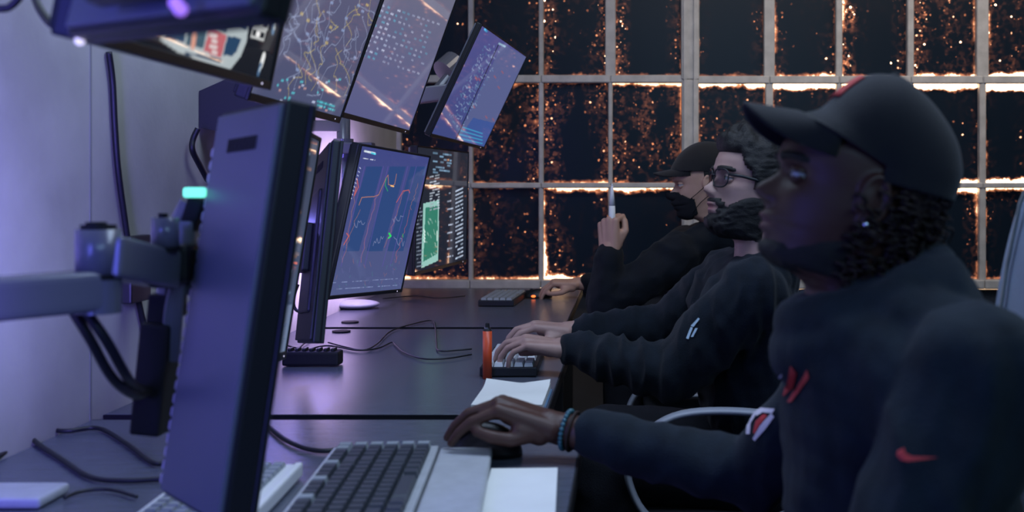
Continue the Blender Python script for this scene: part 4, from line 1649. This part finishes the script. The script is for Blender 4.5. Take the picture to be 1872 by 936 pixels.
def hand_cones(bm, wrist, fwd, up, side, pose, scale=1.0, thumb_in=0.0):
    """fwd: knuckle direction, up: back of the hand, side: +1 right hand, -1 left hand"""
    f = Vector(fwd).normalized()
    u = Vector(up)
    u = (u - f * u.dot(f)).normalized()
    l = u.cross(f) * side                    # toward the thumb
    W_ = Vector(wrist)
    k = scale

    def T(x, y, z):
        return W_ + f * (x * k) + l * (y * k) + u * (z * k)

    kn = [(.092, .030, .002), (.097, .010, .006), (.092, -.010, .004), (.083, -.029, -.001)]
    lens = [(.044, .026, .021), (.049, .030, .022), (.046, .028, .022), (.036, .021, .019)]
    rad = [.0096, .0099, .0094, .0083]
    rcone(bm, T(-.03, .0, 0), .025 * k, T(.01, .004, 0), .025 * k)
    for i, q in enumerate(kn):
        rcone(bm, T(.008, q[1] * .62, -.001), .0185 * k, T(*q), (rad[i] + .0022) * k)
    rcone(bm, T(.03, .0, -.006), .020 * k, T(.075, .0, -.007), .017 * k)
    rcone(bm, T(.02, .022, -.012), .018 * k, T(.052, .034, -.014), .014 * k)       # thumb ball
    for i, q in enumerate(kn):
        p = Vector(q)
        a = 0.0
        spl = pose.get('splay', .05) * (1.5 - i)
        for j in range(3):
            a += pose['curl'][i][j]
            d = Vector((math.cos(a) * math.cos(spl), math.cos(a) * math.sin(spl), -math.sin(a)))
            e = p + d * lens[i][j]
            rcone(bm, T(*p), rad[i] * (1 - .10 * j) * k, T(*e), rad[i] * (1 - .10 * (j + 1)) * k, 14)
            p = e
    tp = [Vector(v) for v in pose['thumb']]
    rs = [.0135, .0112, .0105, .0085]
    for j in range(len(tp) - 1):
        rcone(bm, T(*tp[j]), rs[j] * k, T(*tp[j + 1]), rs[j + 1] * k, 14)


MOUSE_POSE = dict(curl=[(.72, .36, .22), (.70, .42, .26), (.74, .46, .30), (.78, .46, .34)], splay=.10, thumb=[(.025, .026, -.010), (.058, .046, -.028), (.088, .047, -.034), (.112, .042, -.036)])
TYPE_POSE = dict(curl=[(.45, .50, .40), (.40, .55, .45), (.50, .55, .45), (.55, .60, .45)], splay=.08, thumb=[(.025, .026, -.010), (.055, .046, -.024), (.085, .048, -.034), (.108, .044, -.040)])
FIST_POSE = dict(curl=[(1.25, 1.55, 1.05), (1.35, 1.6, 1.1), (1.4, 1.6, 1.1), (1.4, 1.6, 1.1)], splay=.0, thumb=[(.025, .028, -.012), (.060, .046, -.026), (.090, .038, -.036), (.108, .016, -.042)])
REST_POSE = dict(curl=[(.4, .4, .3)] * 4, splay=.05, thumb=[(.025, .026, -.010), (.055, .048, -.018), (.085, .055, -.022), (.105, .055, -.024)])


def finish_body(bm, head, m, name, voxel):
    me = remesh(bm, voxel, 1, name)
    inv = head.M.inverted()
    n = len(me.vertices)
    co = np.empty(n * 3)
    me.vertices.foreach_get('co', co)
    co = co.reshape(-1, 3)
    A_ = np.array(inv)
    lc = (co @ A_[:3, :3].T + A_[:3, 3]) * 1000
    lip = np.exp(-(lc[:, 1] / 21) ** 4) * np.exp(-((lc[:, 2] + 60.5) / (10.5 * np.clip(1 - .5 * (np.abs(lc[:, 1]) / 24) ** 2, .2, 1))) ** 4) * (lc[:, 0] > 80)
    at = me.attributes.new('lip', 'FLOAT', 'POINT')
    at.data.foreach_set('value', lip.astype(np.float32))
    return link(name, me, M[m])


def wrinkle(amp, f=9.0, seed=0.0, st=(1, 1, 1), ridge=.6):
    def fn(c):
        p = Vector((c.x * st[0] * f + seed, c.y * st[1] * f, c.z * st[2] * f))
        n1 = noise.noise(p)
        n2 = noise.noise(p * 2.3 + Vector((5, 5, 5)))
        return amp * (ridge * (1 - 2.4 * abs(n1)) + (1 - ridge) * n2 * 1.4)
    return fn


def torso_bm(bm, hip, chest, shL, shR, neck, fat=1.0):
    """torso facing -X: depth along x, width along y"""
    hip, chest, shL, shR, neck = map(Vector, (hip, chest, shL, shR, neck))
    for i in range(9):
        t = i / 8
        p = hip.lerp(chest, t)
        dx = (.135 + .012 * math.sin(t * 3)) * fat
        sph(bm, p, (dx, (.185 - .02 * math.sin(t * PI)) * fat, .10), u=28, v=16)
    rcone(bm, shL, .075 * fat, shR, .075 * fat)
    for s in (shL, shR):
        rcone(bm, chest.lerp(s, .55), .115 * fat, s, .078 * fat)
        rcone(bm, neck, .065, s.lerp(neck, .25), .060)
    rcone(bm, chest, .12 * fat, neck - Vector((0, 0, .02)), .075)


def body(bm, head, neckp, chest, hip, arms, legs):
    neckp, chest, hip = Vector(neckp), Vector(chest), Vector(hip)
    rcone(bm, head.w(-34, 0, -95), .052 * head.M.median_scale, neckp, .056)
    rcone(bm, neckp, .056, chest, .10)
    rcone(bm, chest, .10, hip, .12)
    for a in arms:
        sh, el, wr = map(Vector, a['j'])
        rcone(bm, chest.lerp(sh, .5), .06, sh, .05)
        chain(bm, [sh, el, el.lerp(wr, .5), wr], [.046, .040, .036, .026])
        hand_cones(bm, wr, a['f'], a['u'], a['side'], a['pose'], a.get('s', 1.0))
    for l in legs:
        chain(bm, [Vector(p) for p in l], [.08, .055, .038])
        rcone(bm, Vector(l[-1]), .036, Vector(l[-1]) + Vector((-.13, 0, -.02)), .030)


def lower_clothes(parent, hipL, hipR, kneeL, kneeR, ankL, ankR, m='trouser'):
    bm = B()
    rcone(bm, hipL, .115, hipR, .115)
    for h, k, a in ((hipL, kneeL, ankL), (hipR, kneeR, ankR)):
        chain(bm, [Vector(h), Vector(k), Vector(a)], [.105, .078, .062])
    me = remesh(bm, .010, 3, 'trousers')
    displace(me, wrinkle(.006, 8))
    link('trousers', me, M[m], parent)
    for a in (ankL, ankR):
        a = Vector(a)
        bm = B()
        rcone(bm, (a.x + .03, a.y, .045), .044, (a.x - .15, a.y, .038), .037)
        for v in bm.verts:
            v.co.z = max(v.co.z, .002)
        obj('shoe', bm, M['blacksoft'], parent, True)


def decal(surf, poly, origin, ux, uy, direction, m, name, parent, n=10, off=.002, maxd=.5):
    """flat print laid on cloth: fine grid clipped to a polygon given in (ux, uy) metres, dropped onto the surface along direction"""
    dg = bpy.context.evaluated_depsgraph_get()
    bvh = BVHTree.FromObject(surf, dg)
    ux, uy, direction = Vector(ux), Vector(uy), Vector(direction).normalized()
    bm = B()
    vs_ = [bm.verts.new((x, y, 0)) for x, y in poly]
    f = bm.faces.new(vs_)
    bmesh.ops.triangulate(bm, faces=[f])
    bmesh.ops.subdivide_edges(bm, edges=bm.edges[:], cuts=n, use_grid_fill=True)
    bad = []
    for v in bm.verts:
        p = Vector(origin) + ux * v.co.x + uy * v.co.y - direction * maxd * .5
        h, nn, _, _ = bvh.ray_cast(p, direction, maxd)
        if h is None:
            bad.append(v)
        else:
            v.co = h - direction * off
    bmesh.ops.delete(bm, geom=bad, context='VERTS')
    o = obj(name, bm, M[m], None, True)
    o.parent = parent
    o.matrix_parent_inverse = parent.matrix_world.inverted()
    return o


def cap_parts(head, parent, m, brim_len=66, red=False, crown=None, brim_z=62, brim_drop=20, brim_up=0.16):
    """baseball cap in head space (mm): crown dome, curved brim, button, seams"""
    prof = crown or [(-128, 18), (-131, 40), (-128, 62), (-118, 86), (-98, 112), (-68, 132), (-34, 142), (0, 140), (26, 127), (46, 107), (66, 84), (88, 66), (102, 56)]
    pts = [Vector((x, 0, z)) for x, z in prof]
    pts = spline(pts, 5)
    n = len(pts)
    na = 26
    bm = B()
    rows = []
    # every profile point is the middle of an arch across the head that comes down to the rim
    cx = -16.0
    for a_i in range(na + 1):
        phi = -PI / 2 + PI * a_i / na             # across the head
        row = []
        for p in pts:
            d = (p - Vector((cx, 0, 38)))
            wid = 84.0
            y = wid * math.sin(phi)
            c = math.cos(phi)
            x = cx + d.x * (abs(c) ** .62)
            z = 38 + d.z * (abs(c) ** .62) if d.z > 0 else 38 + d.z
            row.append(bm.verts.new(head.w(x, y, z)))
        rows.append(row)
    for i in range(na):
        for j in range(n - 1):
            try:
                bm.faces.new((rows[i][j], rows[i][j + 1], rows[i + 1][j + 1], rows[i + 1][j]))
            except ValueError:
                pass
    bmesh.ops.remove_doubles(bm, verts=bm.verts[:], dist=.0005)
    bmesh.ops.recalc_face_normals(bm, faces=bm.faces[:])
    cap = obj('cap', bm, M[m], parent, True)
    so = cap.modifiers.new('solid', 'SOLIDIFY')
    so.thickness = .003
    so.offset = 0
    # brim: curved plate
    bm = B()
    nu, nv = 24, 10
    top, bot = [], []
    for i in range(nu + 1):
        s = -1 + 2 * i / nu
        rt, rb = [], []
        for j in range(nv + 1):
            t = j / nv
            ang = s * 1.25
            # inner edge follows the forehead, outer edge is the visor line
            xi, yi = 8 + 86 * math.cos(ang) ** .8, 76 * math.sin(ang) / math.sin(1.25)
            xo, yo = xi + brim_len * max(0, (1 - abs(s) ** 3.6)), yi * .90
            x = xi + (xo - xi) * t
            y = yi + (yo - yi) * t
            z = brim_z - brim_drop * (abs(y) / 70) ** 2 * (0.35 + .65 * t) * 1.6 + (x - 94) * brim_up
            rt.append(bm.verts.new(head.w(x, y, z + 2)))
            rb.append(bm.verts.new(head.w(x, y, z - 1.5)))
        top.append(rt)
        bot.append(rb)
    for i in range(nu):
        for j in range(nv):
            bm.faces.new((top[i][j], top[i][j + 1], top[i + 1][j + 1], top[i + 1][j]))
            bm.faces.new((bot[i][j], bot[i + 1][j], bot[i + 1][j + 1], bot[i][j + 1]))
        bm.faces.new((top[i][nv], bot[i][nv], bot[i + 1][nv], top[i + 1][nv]))
        bm.faces.new((top[i][0], top[i + 1][0], bot[i + 1][0], bot[i][0]))
    for e in (0, nu):
        for j in range(nv):
            try:
                bm.faces.new((top[e][j], bot[e][j], bot[e][j + 1], top[e][j + 1]))
            except ValueError:
                pass
    bmesh.ops.recalc_face_normals(bm, faces=bm.faces[:])
    obj('brim', bm, M[m], cap, True)
    k = len(pts)
    topi = max(range(k), key=lambda i: pts[i].z)
    obj('cap_button', sph(B(), head.w(pts[topi].x, 0, pts[topi].z + 1.5), (.007, .007, .004)), M[m], cap, True)
    # seams along the crown
    bm = B()
    for q in (-.62, .62):
        seam = []
        phi = q
        for p in pts:
            d = p - Vector((cx, 0, 38))
            seam.append(head.w(cx + d.x * math.cos(phi) ** .62, 85 * math.sin(phi), 38 + (d.z * math.cos(phi) ** .62 if d.z > 0 else d.z)))
        tube(bm, seam, .0012, 5)
    obj('cap_seam', bm, M[m], cap)
    if red:
        bm = B()
        a = [i for i, p in enumerate(pts) if 18 <= p.x <= 50 and p.z > 60]
        rr = []
        for i in a:
            row = []
            for phi in np.linspace(-.30, .30, 9):
                d = (pts[i] - Vector((cx, 0, 38))) * 1.022
                c = math.cos(phi)
                row.append(bm.verts.new(head.w(cx + d.x * c ** .62, 85.5 * math.sin(phi), 38 + d.z * c ** .62)))
            rr.append(row)
        for i in range(len(rr) - 1):
            for j in range(8):
                bm.faces.new((rr[i][j], rr[i][j + 1], rr[i + 1][j + 1], rr[i + 1][j]))
        po = obj('cap_patch', bm, M['red'], cap, True)
        s2 = po.modifiers.new('solid', 'SOLIDIFY')
        s2.thickness = .002
    return cap


# ---- near man -------------------------------------------------------------------
S1 = 1.0
h1 = Head(P(1552, 352, 1.46), .06, math.radians(14), 1.0, fore=1.0)
hip1, ch1 = (.38, 1.47, .60), (.335, 1.47, .90)
shL1, shR1 = (.385, 1.27, .985), (.36, 1.66, .985)
nk1 = h1.w(-52, 0, -140)
elR, wrR = (.20, 1.82, .735), (-.122, 1.908, .795)
elL, wrL = (.27, 1.20, .73), (.06, 1.33, .70)
bm = B()
h1.skin_bm(bm)
body(bm, h1, nk1, ch1, hip1, [
    dict(j=(shR1, elR, wrR), f=(-.92, -.03, .36), u=(.30, -.14, 1), side=1, pose=MOUSE_POSE, s=1.06),
    dict(j=(shL1, elL, wrL), f=(-.85, .35, -.25), u=(0, -.3, 1), side=-1, pose=REST_POSE)],
    [((.36, 1.37, .53), (-.03, 1.34, .56), (-.02, 1.34, .10)), ((.36, 1.57, .53), (-.03, 1.62, .56), (-.05, 1.62, .10))])
p1 = finish_body(bm, h1, 'skin_dark', 'person', .0034)
tag(p1, 'man in a dark cap with a red patch and black hoodie, hand on mouse', 'person')
h1.eyes(p1, look=(-.05, .10), skin='skin_dark')
cap_parts(h1, p1, 'capcloth', red=True, brim_len=64, brim_z=83, brim_drop=34, brim_up=-.09,
          crown=[(-128, 18), (-131, 46), (-127, 68), (-110, 100), (-73, 134), (-32, 155), (-10, 156), (17, 147), (39, 124), (58, 96), (78, 84), (96, 78)])
# hoodie
bm = B()
torso_bm(bm, (.37, 1.47, .60), ch1, shL1, shR1, nk1)
chain(bm, [Vector(shR1), Vector(elR), Vector(elR).lerp(Vector(wrR), .55), Vector(wrR) + Vector((.068, -.016, -.010))], [.064, .054, .043, .0385])
rcone(bm, Vector(ch1) + Vector((-.02, -.07, .07)), .105, Vector(shL1) + Vector((-.02, .02, -.04)), .082)
rcone(bm, nk1 + Vector((.02, -.05, -.02)), .075, Vector(shL1) + Vector((-.005, .05, .0)), .075)
chain(bm, [Vector(shL1), Vector(elL), Vector(elL).lerp(Vector(wrL), .55), Vector(wrL)], [.080, .074, .060, .046])
ring = [nk1 + Vector((.075 * math.cos(a) * 1.15 + .008, .086 * math.sin(a), .016 + .034 * math.cos(a))) for a in np.linspace(0, 2 * PI, 22, endpoint=False)]
tube(bm, ring, .030, 10, closed=True)
for y in (-.06, 0, .06):
    sph(bm, nk1 + Vector((.085, y, -.005)), (.055, .065, .075))
ring = [nk1 + Vector((.090 * math.cos(a) + .016, .105 * math.sin(a), -.032 + .022 * math.cos(a))) for a in np.linspace(0, 2 * PI, 22, endpoint=False)]
tube(bm, ring, .040, 10, closed=True)
me = remesh(bm, .0065, 4, 'hoodie')
displace(me, wrinkle(.0095, 9, 2.0, st=(1.7, .8, .9), ridge=.75))
hood1 = link('hoodie', me, M['cloth'], p1)
lower_clothes(p1, (.36, 1.37, .53), (.36, 1.57, .53), (-.03, 1.34, .57), (-.03, 1.62, .57), (-.02, 1.34, .09), (-.05, 1.62, .09))
# curls below the cap
rc = random.Random(5)
bm = B()
for k in range(210):
    th = rc.uniform(1.45, 2 * PI - 1.45)
    z = rc.uniform(-105, 30) if k % 3 else rc.uniform(-60, 20)
    p = head_point(th if th < PI else th - 2 * PI, z) * 1000
    out = Vector((p.x + 8, p.y, 0)).normalized()
    r0 = rc.uniform(4, 9)
    base = p - out * 2
    pts = []
    L_ = rc.uniform(22, 46) * (1 + .9 * max(0, (abs((th + PI) % (2 * PI) - PI) - 2.2) / .94))
    tang = Vector((-out.y, out.x, 0))
    rate = rc.uniform(9, 13)
    for q in range(20):
        t = q / 19
        a = t * rate + k
        pts.append(h1.w(*(base + out * (6 + L_ * .42 * t + r0 * math.cos(a) * .55) + tang * (r0 * math.sin(a)) + Vector((0, 0, -L_ * .55 * t + r0 * .5 * math.cos(a))))))
    tube(bm, pts, [.0028 * (1 - .45 * q / 19) for q in range(20)], 5)
curls = obj('curly_hair', bm, M['curl'], p1, True)
curls['kind'] = 'stuff'
h1.shell('hair_base', lambda th, z, p: (.010 + .004 * noise.noise(p * .09)) if (abs(th) > 1.62 - .0022 * max(0, -z) * 0 and -112 < z < 28 and not (abs(th) < 2.0)) else None, 'curl', p1)
# thin chin beard, brows


def ss(a, b, x):
    t = max(0.0, min(1.0, (x - a) / (b - a)))
    return t * t * (3 - 2 * t)


def fuzz(p, f=.35, amt=.45):
    return 1 + amt * noise.noise(p * f) + amt * .6 * noise.noise(p * f * 2.7)


def brow(z, y, x):
    c = 24 + 2.5 * math.sin(max(0, min(1, (y - 12) / 40)) * PI)
    w_ = ss(8, 20, y) * (1 - ss(42, 58, y)) * ss(c - 8, c - 2, z) * (1 - ss(c + 2, c + 7, z)) * (x > 25)
    return w_ * .0046 - .0012 if w_ > .01 else None


def beard1(th, z, p):
    a = abs(th)
    w_ = ss(-118, -108, z) * (1 - ss(-90, -78, z)) * (1 - ss(.5, .8, a))
    j = ss(-112, -104, z) * (1 - ss(-96 + 38 * max(0, a - .7), -82 + 38 * max(0, a - .7), z)) * (1 - ss(1.45, 1.6, a))
    w_ = max(w_ * .0045, j * .0032)
    return w_ * fuzz(p) - .0012 if w_ > .00005 else None


h1.shell('beard', beard1, 'hair', p1, inner=-.006)
for sd_ in (-1, 1):
    h1.shell('eyebrow', lambda th, z, p: brow(z, sd_ * p.y, p.x), 'hair', p1, inner=-.005)
# ear stud, beads
obj('ear_stud', sph(B(), h1.w(-8, 84.5, -37), .0046, u=12, v=8), M['stud'], p1, True)
ax = (Vector(elR) - Vector(wrR)).normalized()
e1 = ax.cross(Vector((0, 0, 1))).normalized()
e2 = e1.cross(ax)
bm = B()
wp = Vector(wrR) + ax * .020
for k in range(26):
    a = 2 * PI * k / 26
    sph(bm, wp + e1 * (.0315 * math.cos(a)) + e2 * (.0315 * math.sin(a)), .0042, u=8, v=6)
obj('bead_bracelet', bm, M['bead'], p1, True)
wp = Vector(wrR) + ax * .031
bm = tube(B(), [wp + e1 * (.032 * math.cos(a)) + e2 * (.032 * math.sin(a)) for a in np.linspace(0, 2 * PI, 28, endpoint=False)], .003, 6, closed=True)
obj('wrist_band', bm, M['curl'], p1, True)

# ---- man in glasses -------------------------------------------------------------
h2 = Head(P(1381, 340, 2.62), .26, math.radians(9), 1.03)
hip2, ch2 = (.36, 2.72, .56), (.27, 2.72, .86)
shL2, shR2 = (.27, 2.52, .955), (.25, 2.93, .955)
nk2 = h2.w(-52, 0, -142)
elL2, wrL2 = (.10, 2.56, .778), (-.155, 2.74, .805)
elR2, wrR2 = (.10, 3.03, .815), (-.155, 3.02, .812)
bm = B()
h2.skin_bm(bm)
body(bm, h2, nk2, ch2, hip2, [
    dict(j=(shR2, elR2, wrR2), f=(-1, -.06, .14), u=(.10, -.05, 1), side=1, pose=TYPE_POSE, s=.98),
    dict(j=(shL2, elL2, wrL2), f=(-1, .10, .16), u=(.12, -.10, 1), side=-1, pose=TYPE_POSE, s=1.0)],
    [((.34, 2.62, .53), (-.05, 2.60, .56), (-.05, 2.60, .10)), ((.34, 2.82, .53), (-.05, 2.86, .56), (-.05, 2.86, .10))])
p2 = finish_body(bm, h2, 'skin_pale', 'person', .0036)
tag(p2, 'bearded man in glasses and a black shirt typing with both hands', 'person')
h2.eyes(p2, look=(-.1, .12))
bm = B()
torso_bm(bm, (.34, 2.72, .60), ch2, shL2, shR2, nk2 - Vector((0, 0, .035)), .97)
chain(bm, [Vector(shL2), Vector(elL2), Vector(elL2).lerp(Vector(wrL2), .55), Vector(wrL2) + Vector((.03, -.01, 0))], [.078, .066, .054, .040])
chain(bm, [Vector(shR2), Vector(elR2), Vector(elR2).lerp(Vector(wrR2), .55), Vector(wrR2) + Vector((.03, 0, 0))], [.076, .062, .050, .038])
ring = [nk2 + Vector((.066 * math.cos(a) * 1.1 + .006, .074 * math.sin(a), -.028 + .022 * math.cos(a))) for a in np.linspace(0, 2 * PI, 22, endpoint=False)]
tube(bm, ring, .013, 10, closed=True)
me = remesh(bm, .0065, 3, 'shirt')
displace(me, wrinkle(.0115, 11, 4.0, st=(2.4, .7, .8), ridge=.8))
shirt2 = link('shirt', me, M['cloth2'], p2)
lower_clothes(p2, (.34, 2.62, .53), (.34, 2.82, .53), (-.05, 2.60, .57), (-.05, 2.86, .57), (-.05, 2.60, .09), (-.05, 2.86, .09))
r2 = random.Random(2)


def hair2(th, z, p):
    a = abs(th)
    line = 62 - 30 * ss(.72, 1.0, a) - 45 * ss(1.02, 1.2, a) - 62 * ss(1.75, 1.95, a)
    w_ = ss(line - 3, line + 7, z)
    if w_ < .004:
        return None
    q = .013 + .022 * ss(.9, .3, a) * 0 + .012 * (1 - ss(.5, 1.15, a)) * ss(60, 85, z) + .006 * ss(60, 100, z)
    return w_ * q * (1 + .35 * noise.noise(p * .055) + .30 * noise.noise(p * .16)) - .002


h2.shell('hair', hair2, 'hair', p2, inner=-.007)


def beard2(th, z, p):
    a = abs(th)
    # chin and jaw, cheek line falling from the ear to the mouth corner, moustache, and the strip joining them
    jaw = ss(-128, -110, z) * (1 - ss(-86 + 46 * ss(.25, 1.25, a), -70 + 46 * ss(.25, 1.25, a), z)) * (1 - ss(1.5, 1.68, a))
    mou = ss(-53, -49, z) * (1 - ss(-43, -38, z)) * (1 - ss(.36, .52, a))
    strip = ss(-90, -80, z) * (1 - ss(-52, -44, z)) * ss(.30, .40, a) * (1 - ss(.52, .66, a))
    patch = ss(-90, -84, z) * (1 - ss(-78, -74, z)) * (1 - ss(.10, .22, a))
    t = max(jaw * (.012 - .006 * ss(.4, 1.1, a)), mou * .006, strip * .006, patch * .004)
    return t * fuzz(p) - .0016 if t > .00005 else None


h2.shell('beard', beard2, 'hair', p2, inner=-.006)
for sd_ in (-1, 1):
    h2.shell('eyebrow', lambda th, z, p: brow(z, sd_ * p.y, p.x), 'hair', p2, inner=-.005)
# spectacles
gl = None
bm = B()
for s in (-1, 1):
    pts = []
    for k in range(28):
        a = 2 * PI * k / 28
        yy = 33 + 26 * math.copysign(abs(math.cos(a)) ** .6, math.cos(a))
        zz = 3 + 20 * math.copysign(abs(math.sin(a)) ** .7, math.sin(a))
        pts.append(h2.w(101 - .0060 * (yy - 10) ** 2, s * yy, zz))
    tube(bm, pts, .0017, 8, closed=True)
    tube(bm, [h2.w(86, s * 60, 12), h2.w(60, s * 79, 11), h2.w(10, s * 82, 6), h2.w(-12, s * 81, 0)], .0022, 8, sq=(1, 1.6))
tube(bm, [h2.w(101, -9, 8), h2.w(103, 0, 10), h2.w(101, 9, 8)], .002, 8)
gl = obj('glasses', bm, M['black'], p2, True)
for s in (-1, 1):
    bm = B()
    vs_ = []
    for k in range(28):
        a = 2 * PI * k / 28
        yy = 33 + 25 * math.copysign(abs(math.cos(a)) ** .6, math.cos(a))
        zz = 3 + 19 * math.copysign(abs(math.sin(a)) ** .7, math.sin(a))
        vs_.append(bm.verts.new(h2.w(101 - .0060 * (yy - 10) ** 2, s * yy, zz)))
    bm.faces.new(vs_)
    obj('lens', bm, M['lens'], gl)

# ---- man in the mask ------------------------------------------------------------
h3 = Head(P(1284, 335, 4.12), .04, math.radians(-8), 1.06, fore=1.0)
hip3, ch3 = (.36, 4.28, .56), (.24, 4.28, .86)
shL3, shR3 = (.17, 4.06, .945), (.22, 4.50, .955)
nk3 = h3.w(-50, 0, -138)
elL3, wrL3 = (-.085, 3.99, .775), (-.068, 3.99, .965)
elR3, wrR3 = (.02, 4.56, .80), (-.205, 4.58, .800)
bm = B()
h3.skin_bm(bm)
body(bm, h3, nk3, ch3, hip3, [
    dict(j=(shR3, elR3, wrR3), f=(-1, .02, .04), u=(.04, -.15, 1), side=1, pose=MOUSE_POSE),
    dict(j=(shL3, elL3, wrL3), f=(-.05, .05, 1), u=(-.55, -.85, .0), side=-1, pose=FIST_POSE, s=1.12)],
    [((.34, 4.18, .53), (-.02, 4.16, .56), (-.02, 4.16, .10)), ((.34, 4.38, .53), (-.02, 4.42, .56), (-.02, 4.42, .10))])
p3 = finish_body(bm, h3, 'skin_warm', 'person', .0040)
tag(p3, 'man in a black cap and face mask raising one fist', 'person')
h3.eyes(p3, look=(0, .1), skin='skin_warm')
cap_parts(h3, p3, 'capcloth', brim_len=66, brim_z=60, brim_drop=20, brim_up=-.06, crown=[(-124, 10), (-128, 36), (-125, 62), (-114, 88), (-92, 112), (-62, 130), (-28, 138), (6, 136), (38, 124), (64, 106), (84, 84), (96, 66), (100, 56)])
h3.shell('hair', lambda th, z, p: .006 if (abs(th) > 1.45 and -70 < z < 60 and not (abs(th) < 1.9 and z < -5)) else None, 'hair', p3)


def mask3(th, z, p):
    a = abs(th)
    if -112 < z < -16 - 40 * max(0, a - .35) and a < 1.15 and z > -112 + 34 * max(0, a - .7):
        return .007 + .010 * max(0, 1 - a / .8) * (0 if z < -60 else .3)
    return None


h3.shell('face_mask', mask3, 'mask', p3)
for s in (-1, 1):
    obj('mask_strap', tube(B(), [h3.w(58, s * 66, -48), h3.w(30, s * 78, -30), h3.w(-14, s * 86, 0), h3.w(-26, s * 84, -12), h3.w(-20, s * 84, -34), h3.w(20, s * 72, -60), h3.w(52, s * 60, -90)], .0014, 6), M['mask'], p3)
bm = B()
torso_bm(bm, (.34, 4.28, .60), ch3, shL3, shR3, nk3 - Vector((0, 0, .03)), .97)
chain(bm, [Vector(shL3), Vector(elL3), Vector(elL3).lerp(Vector(wrL3), .55), Vector(wrL3) - Vector((0, 0, .015))], [.082, .066, .056, .046])
chain(bm, [Vector(shR3), Vector(elR3), Vector(elR3).lerp(Vector(wrR3), .5), Vector(wrR3) + Vector((.05, 0, 0))], [.076, .060, .050, .042])
ring = [nk3 + Vector((.066 * math.cos(a) * 1.1 + .006, .074 * math.sin(a), -.005 + .03 * math.cos(a))) for a in np.linspace(0, 2 * PI, 22, endpoint=False)]
tube(bm, ring, .026, 10, closed=True)
me = remesh(bm, .0075, 3, 'jacket')
displace(me, wrinkle(.0095, 11, 6.0, ridge=.7))
jk = link('jacket', me, M['cloth3'], p3)
lower_clothes(p3, (.34, 4.18, .53), (.34, 4.38, .53), (-.02, 4.16, .57), (-.02, 4.42, .57), (-.02, 4.16, .09), (-.02, 4.42, .09))
# white stick in his fist
st = empty('white_stick', P(1119, 400, 3.985))
tag(st, 'white tapered stick held upright in the raised fist', 'stick')
bm = cyl(B(), (0, 0, -.045), (0, 0, .045), .0125, .011, seg=18)
cyl(bm, (0, 0, .045), (0, 0, .115), .011, .004, seg=18)
obj('barrel', bm, M['white'], st, True)
obj('tip', cyl(B(), (0, 0, .115), (0, 0, .122), .004, .002, seg=12), M['white'], st, True)

# ------------------------------------------------------------------ prints on the clothes
bpy.context.view_layer.update()


def print_px(surf, poly_px, Y, m, name, parent, n=6, off=.0025):
    """a print given by its outline where it lies on the cloth, at depth about Y"""
    c = [P(x, y, Y) for x, y in poly_px]
    o = c[0]
    eye = Vector((0, 0, CZ))
    dg = bpy.context.evaluated_depsgraph_get()
    bvh = BVHTree.FromObject(surf, dg)
    bm = B()
    f = bm.faces.new([bm.verts.new(p) for p in c])
    bmesh.ops.triangulate(bm, faces=[f])
    bmesh.ops.subdivide_edges(bm, edges=bm.edges[:], cuts=n, use_grid_fill=True)
    bad = []
    for v in bm.verts:
        d = (v.co - eye).normalized()
        h, nn, _, _ = bvh.ray_cast(eye, d, 9)
        if h is None:
            bad.append(v)
        else:
            v.co = h + nn * off
    bmesh.ops.delete(bm, geom=bad, context='VERTS')
    return obj(name, bm, M[m], parent, True)


print_px(hood1, [(1643, 824), (1653, 820), (1656, 830), (1668, 836), (1690, 836), (1716, 837), (1690, 841), (1660, 845), (1648, 842), (1643, 834)], 1.2, 'red', 'red_tick_mark', hood1)
print_px(hood1, [(1398, 714), (1432, 682), (1428, 692), (1402, 718)], 1.3, 'whiteprint', 'chest_print', hood1)
print_px(hood1, [(1434, 726), (1448, 668), (1458, 680), (1450, 712)], 1.3, 'red', 'chest_print', hood1)
print_px(hood1, [(1442, 736), (1478, 676), (1482, 690), (1450, 736)], 1.3, 'red', 'chest_print', hood1)
for q_ in ([(1366, 794), (1368, 772), (1380, 754), (1386, 756), (1375, 774), (1373, 794)], [(1380, 756), (1392, 747), (1418, 748), (1414, 756), (1396, 755), (1386, 761)],
           [(1378, 802), (1392, 778), (1412, 756), (1417, 762), (1400, 786), (1382, 806)]):
    print_px(hood1, q_, 1.3, 'whiteprint', 'chest_print', hood1)
print_px(hood1, [(1379, 790), (1384, 770), (1398, 758), (1405, 760), (1392, 776), (1381, 794)], 1.3, 'red', 'chest_print', hood1)
for q_ in ([(1255, 619), (1264, 598), (1268, 599), (1260, 620)], [(1264, 596), (1277, 581), (1280, 583), (1269, 598)], [(1264, 616), (1272, 600), (1276, 600), (1268, 616)]):
    print_px(shirt2, q_, 2.6, 'cyanprint', 'chest_print', shirt2)
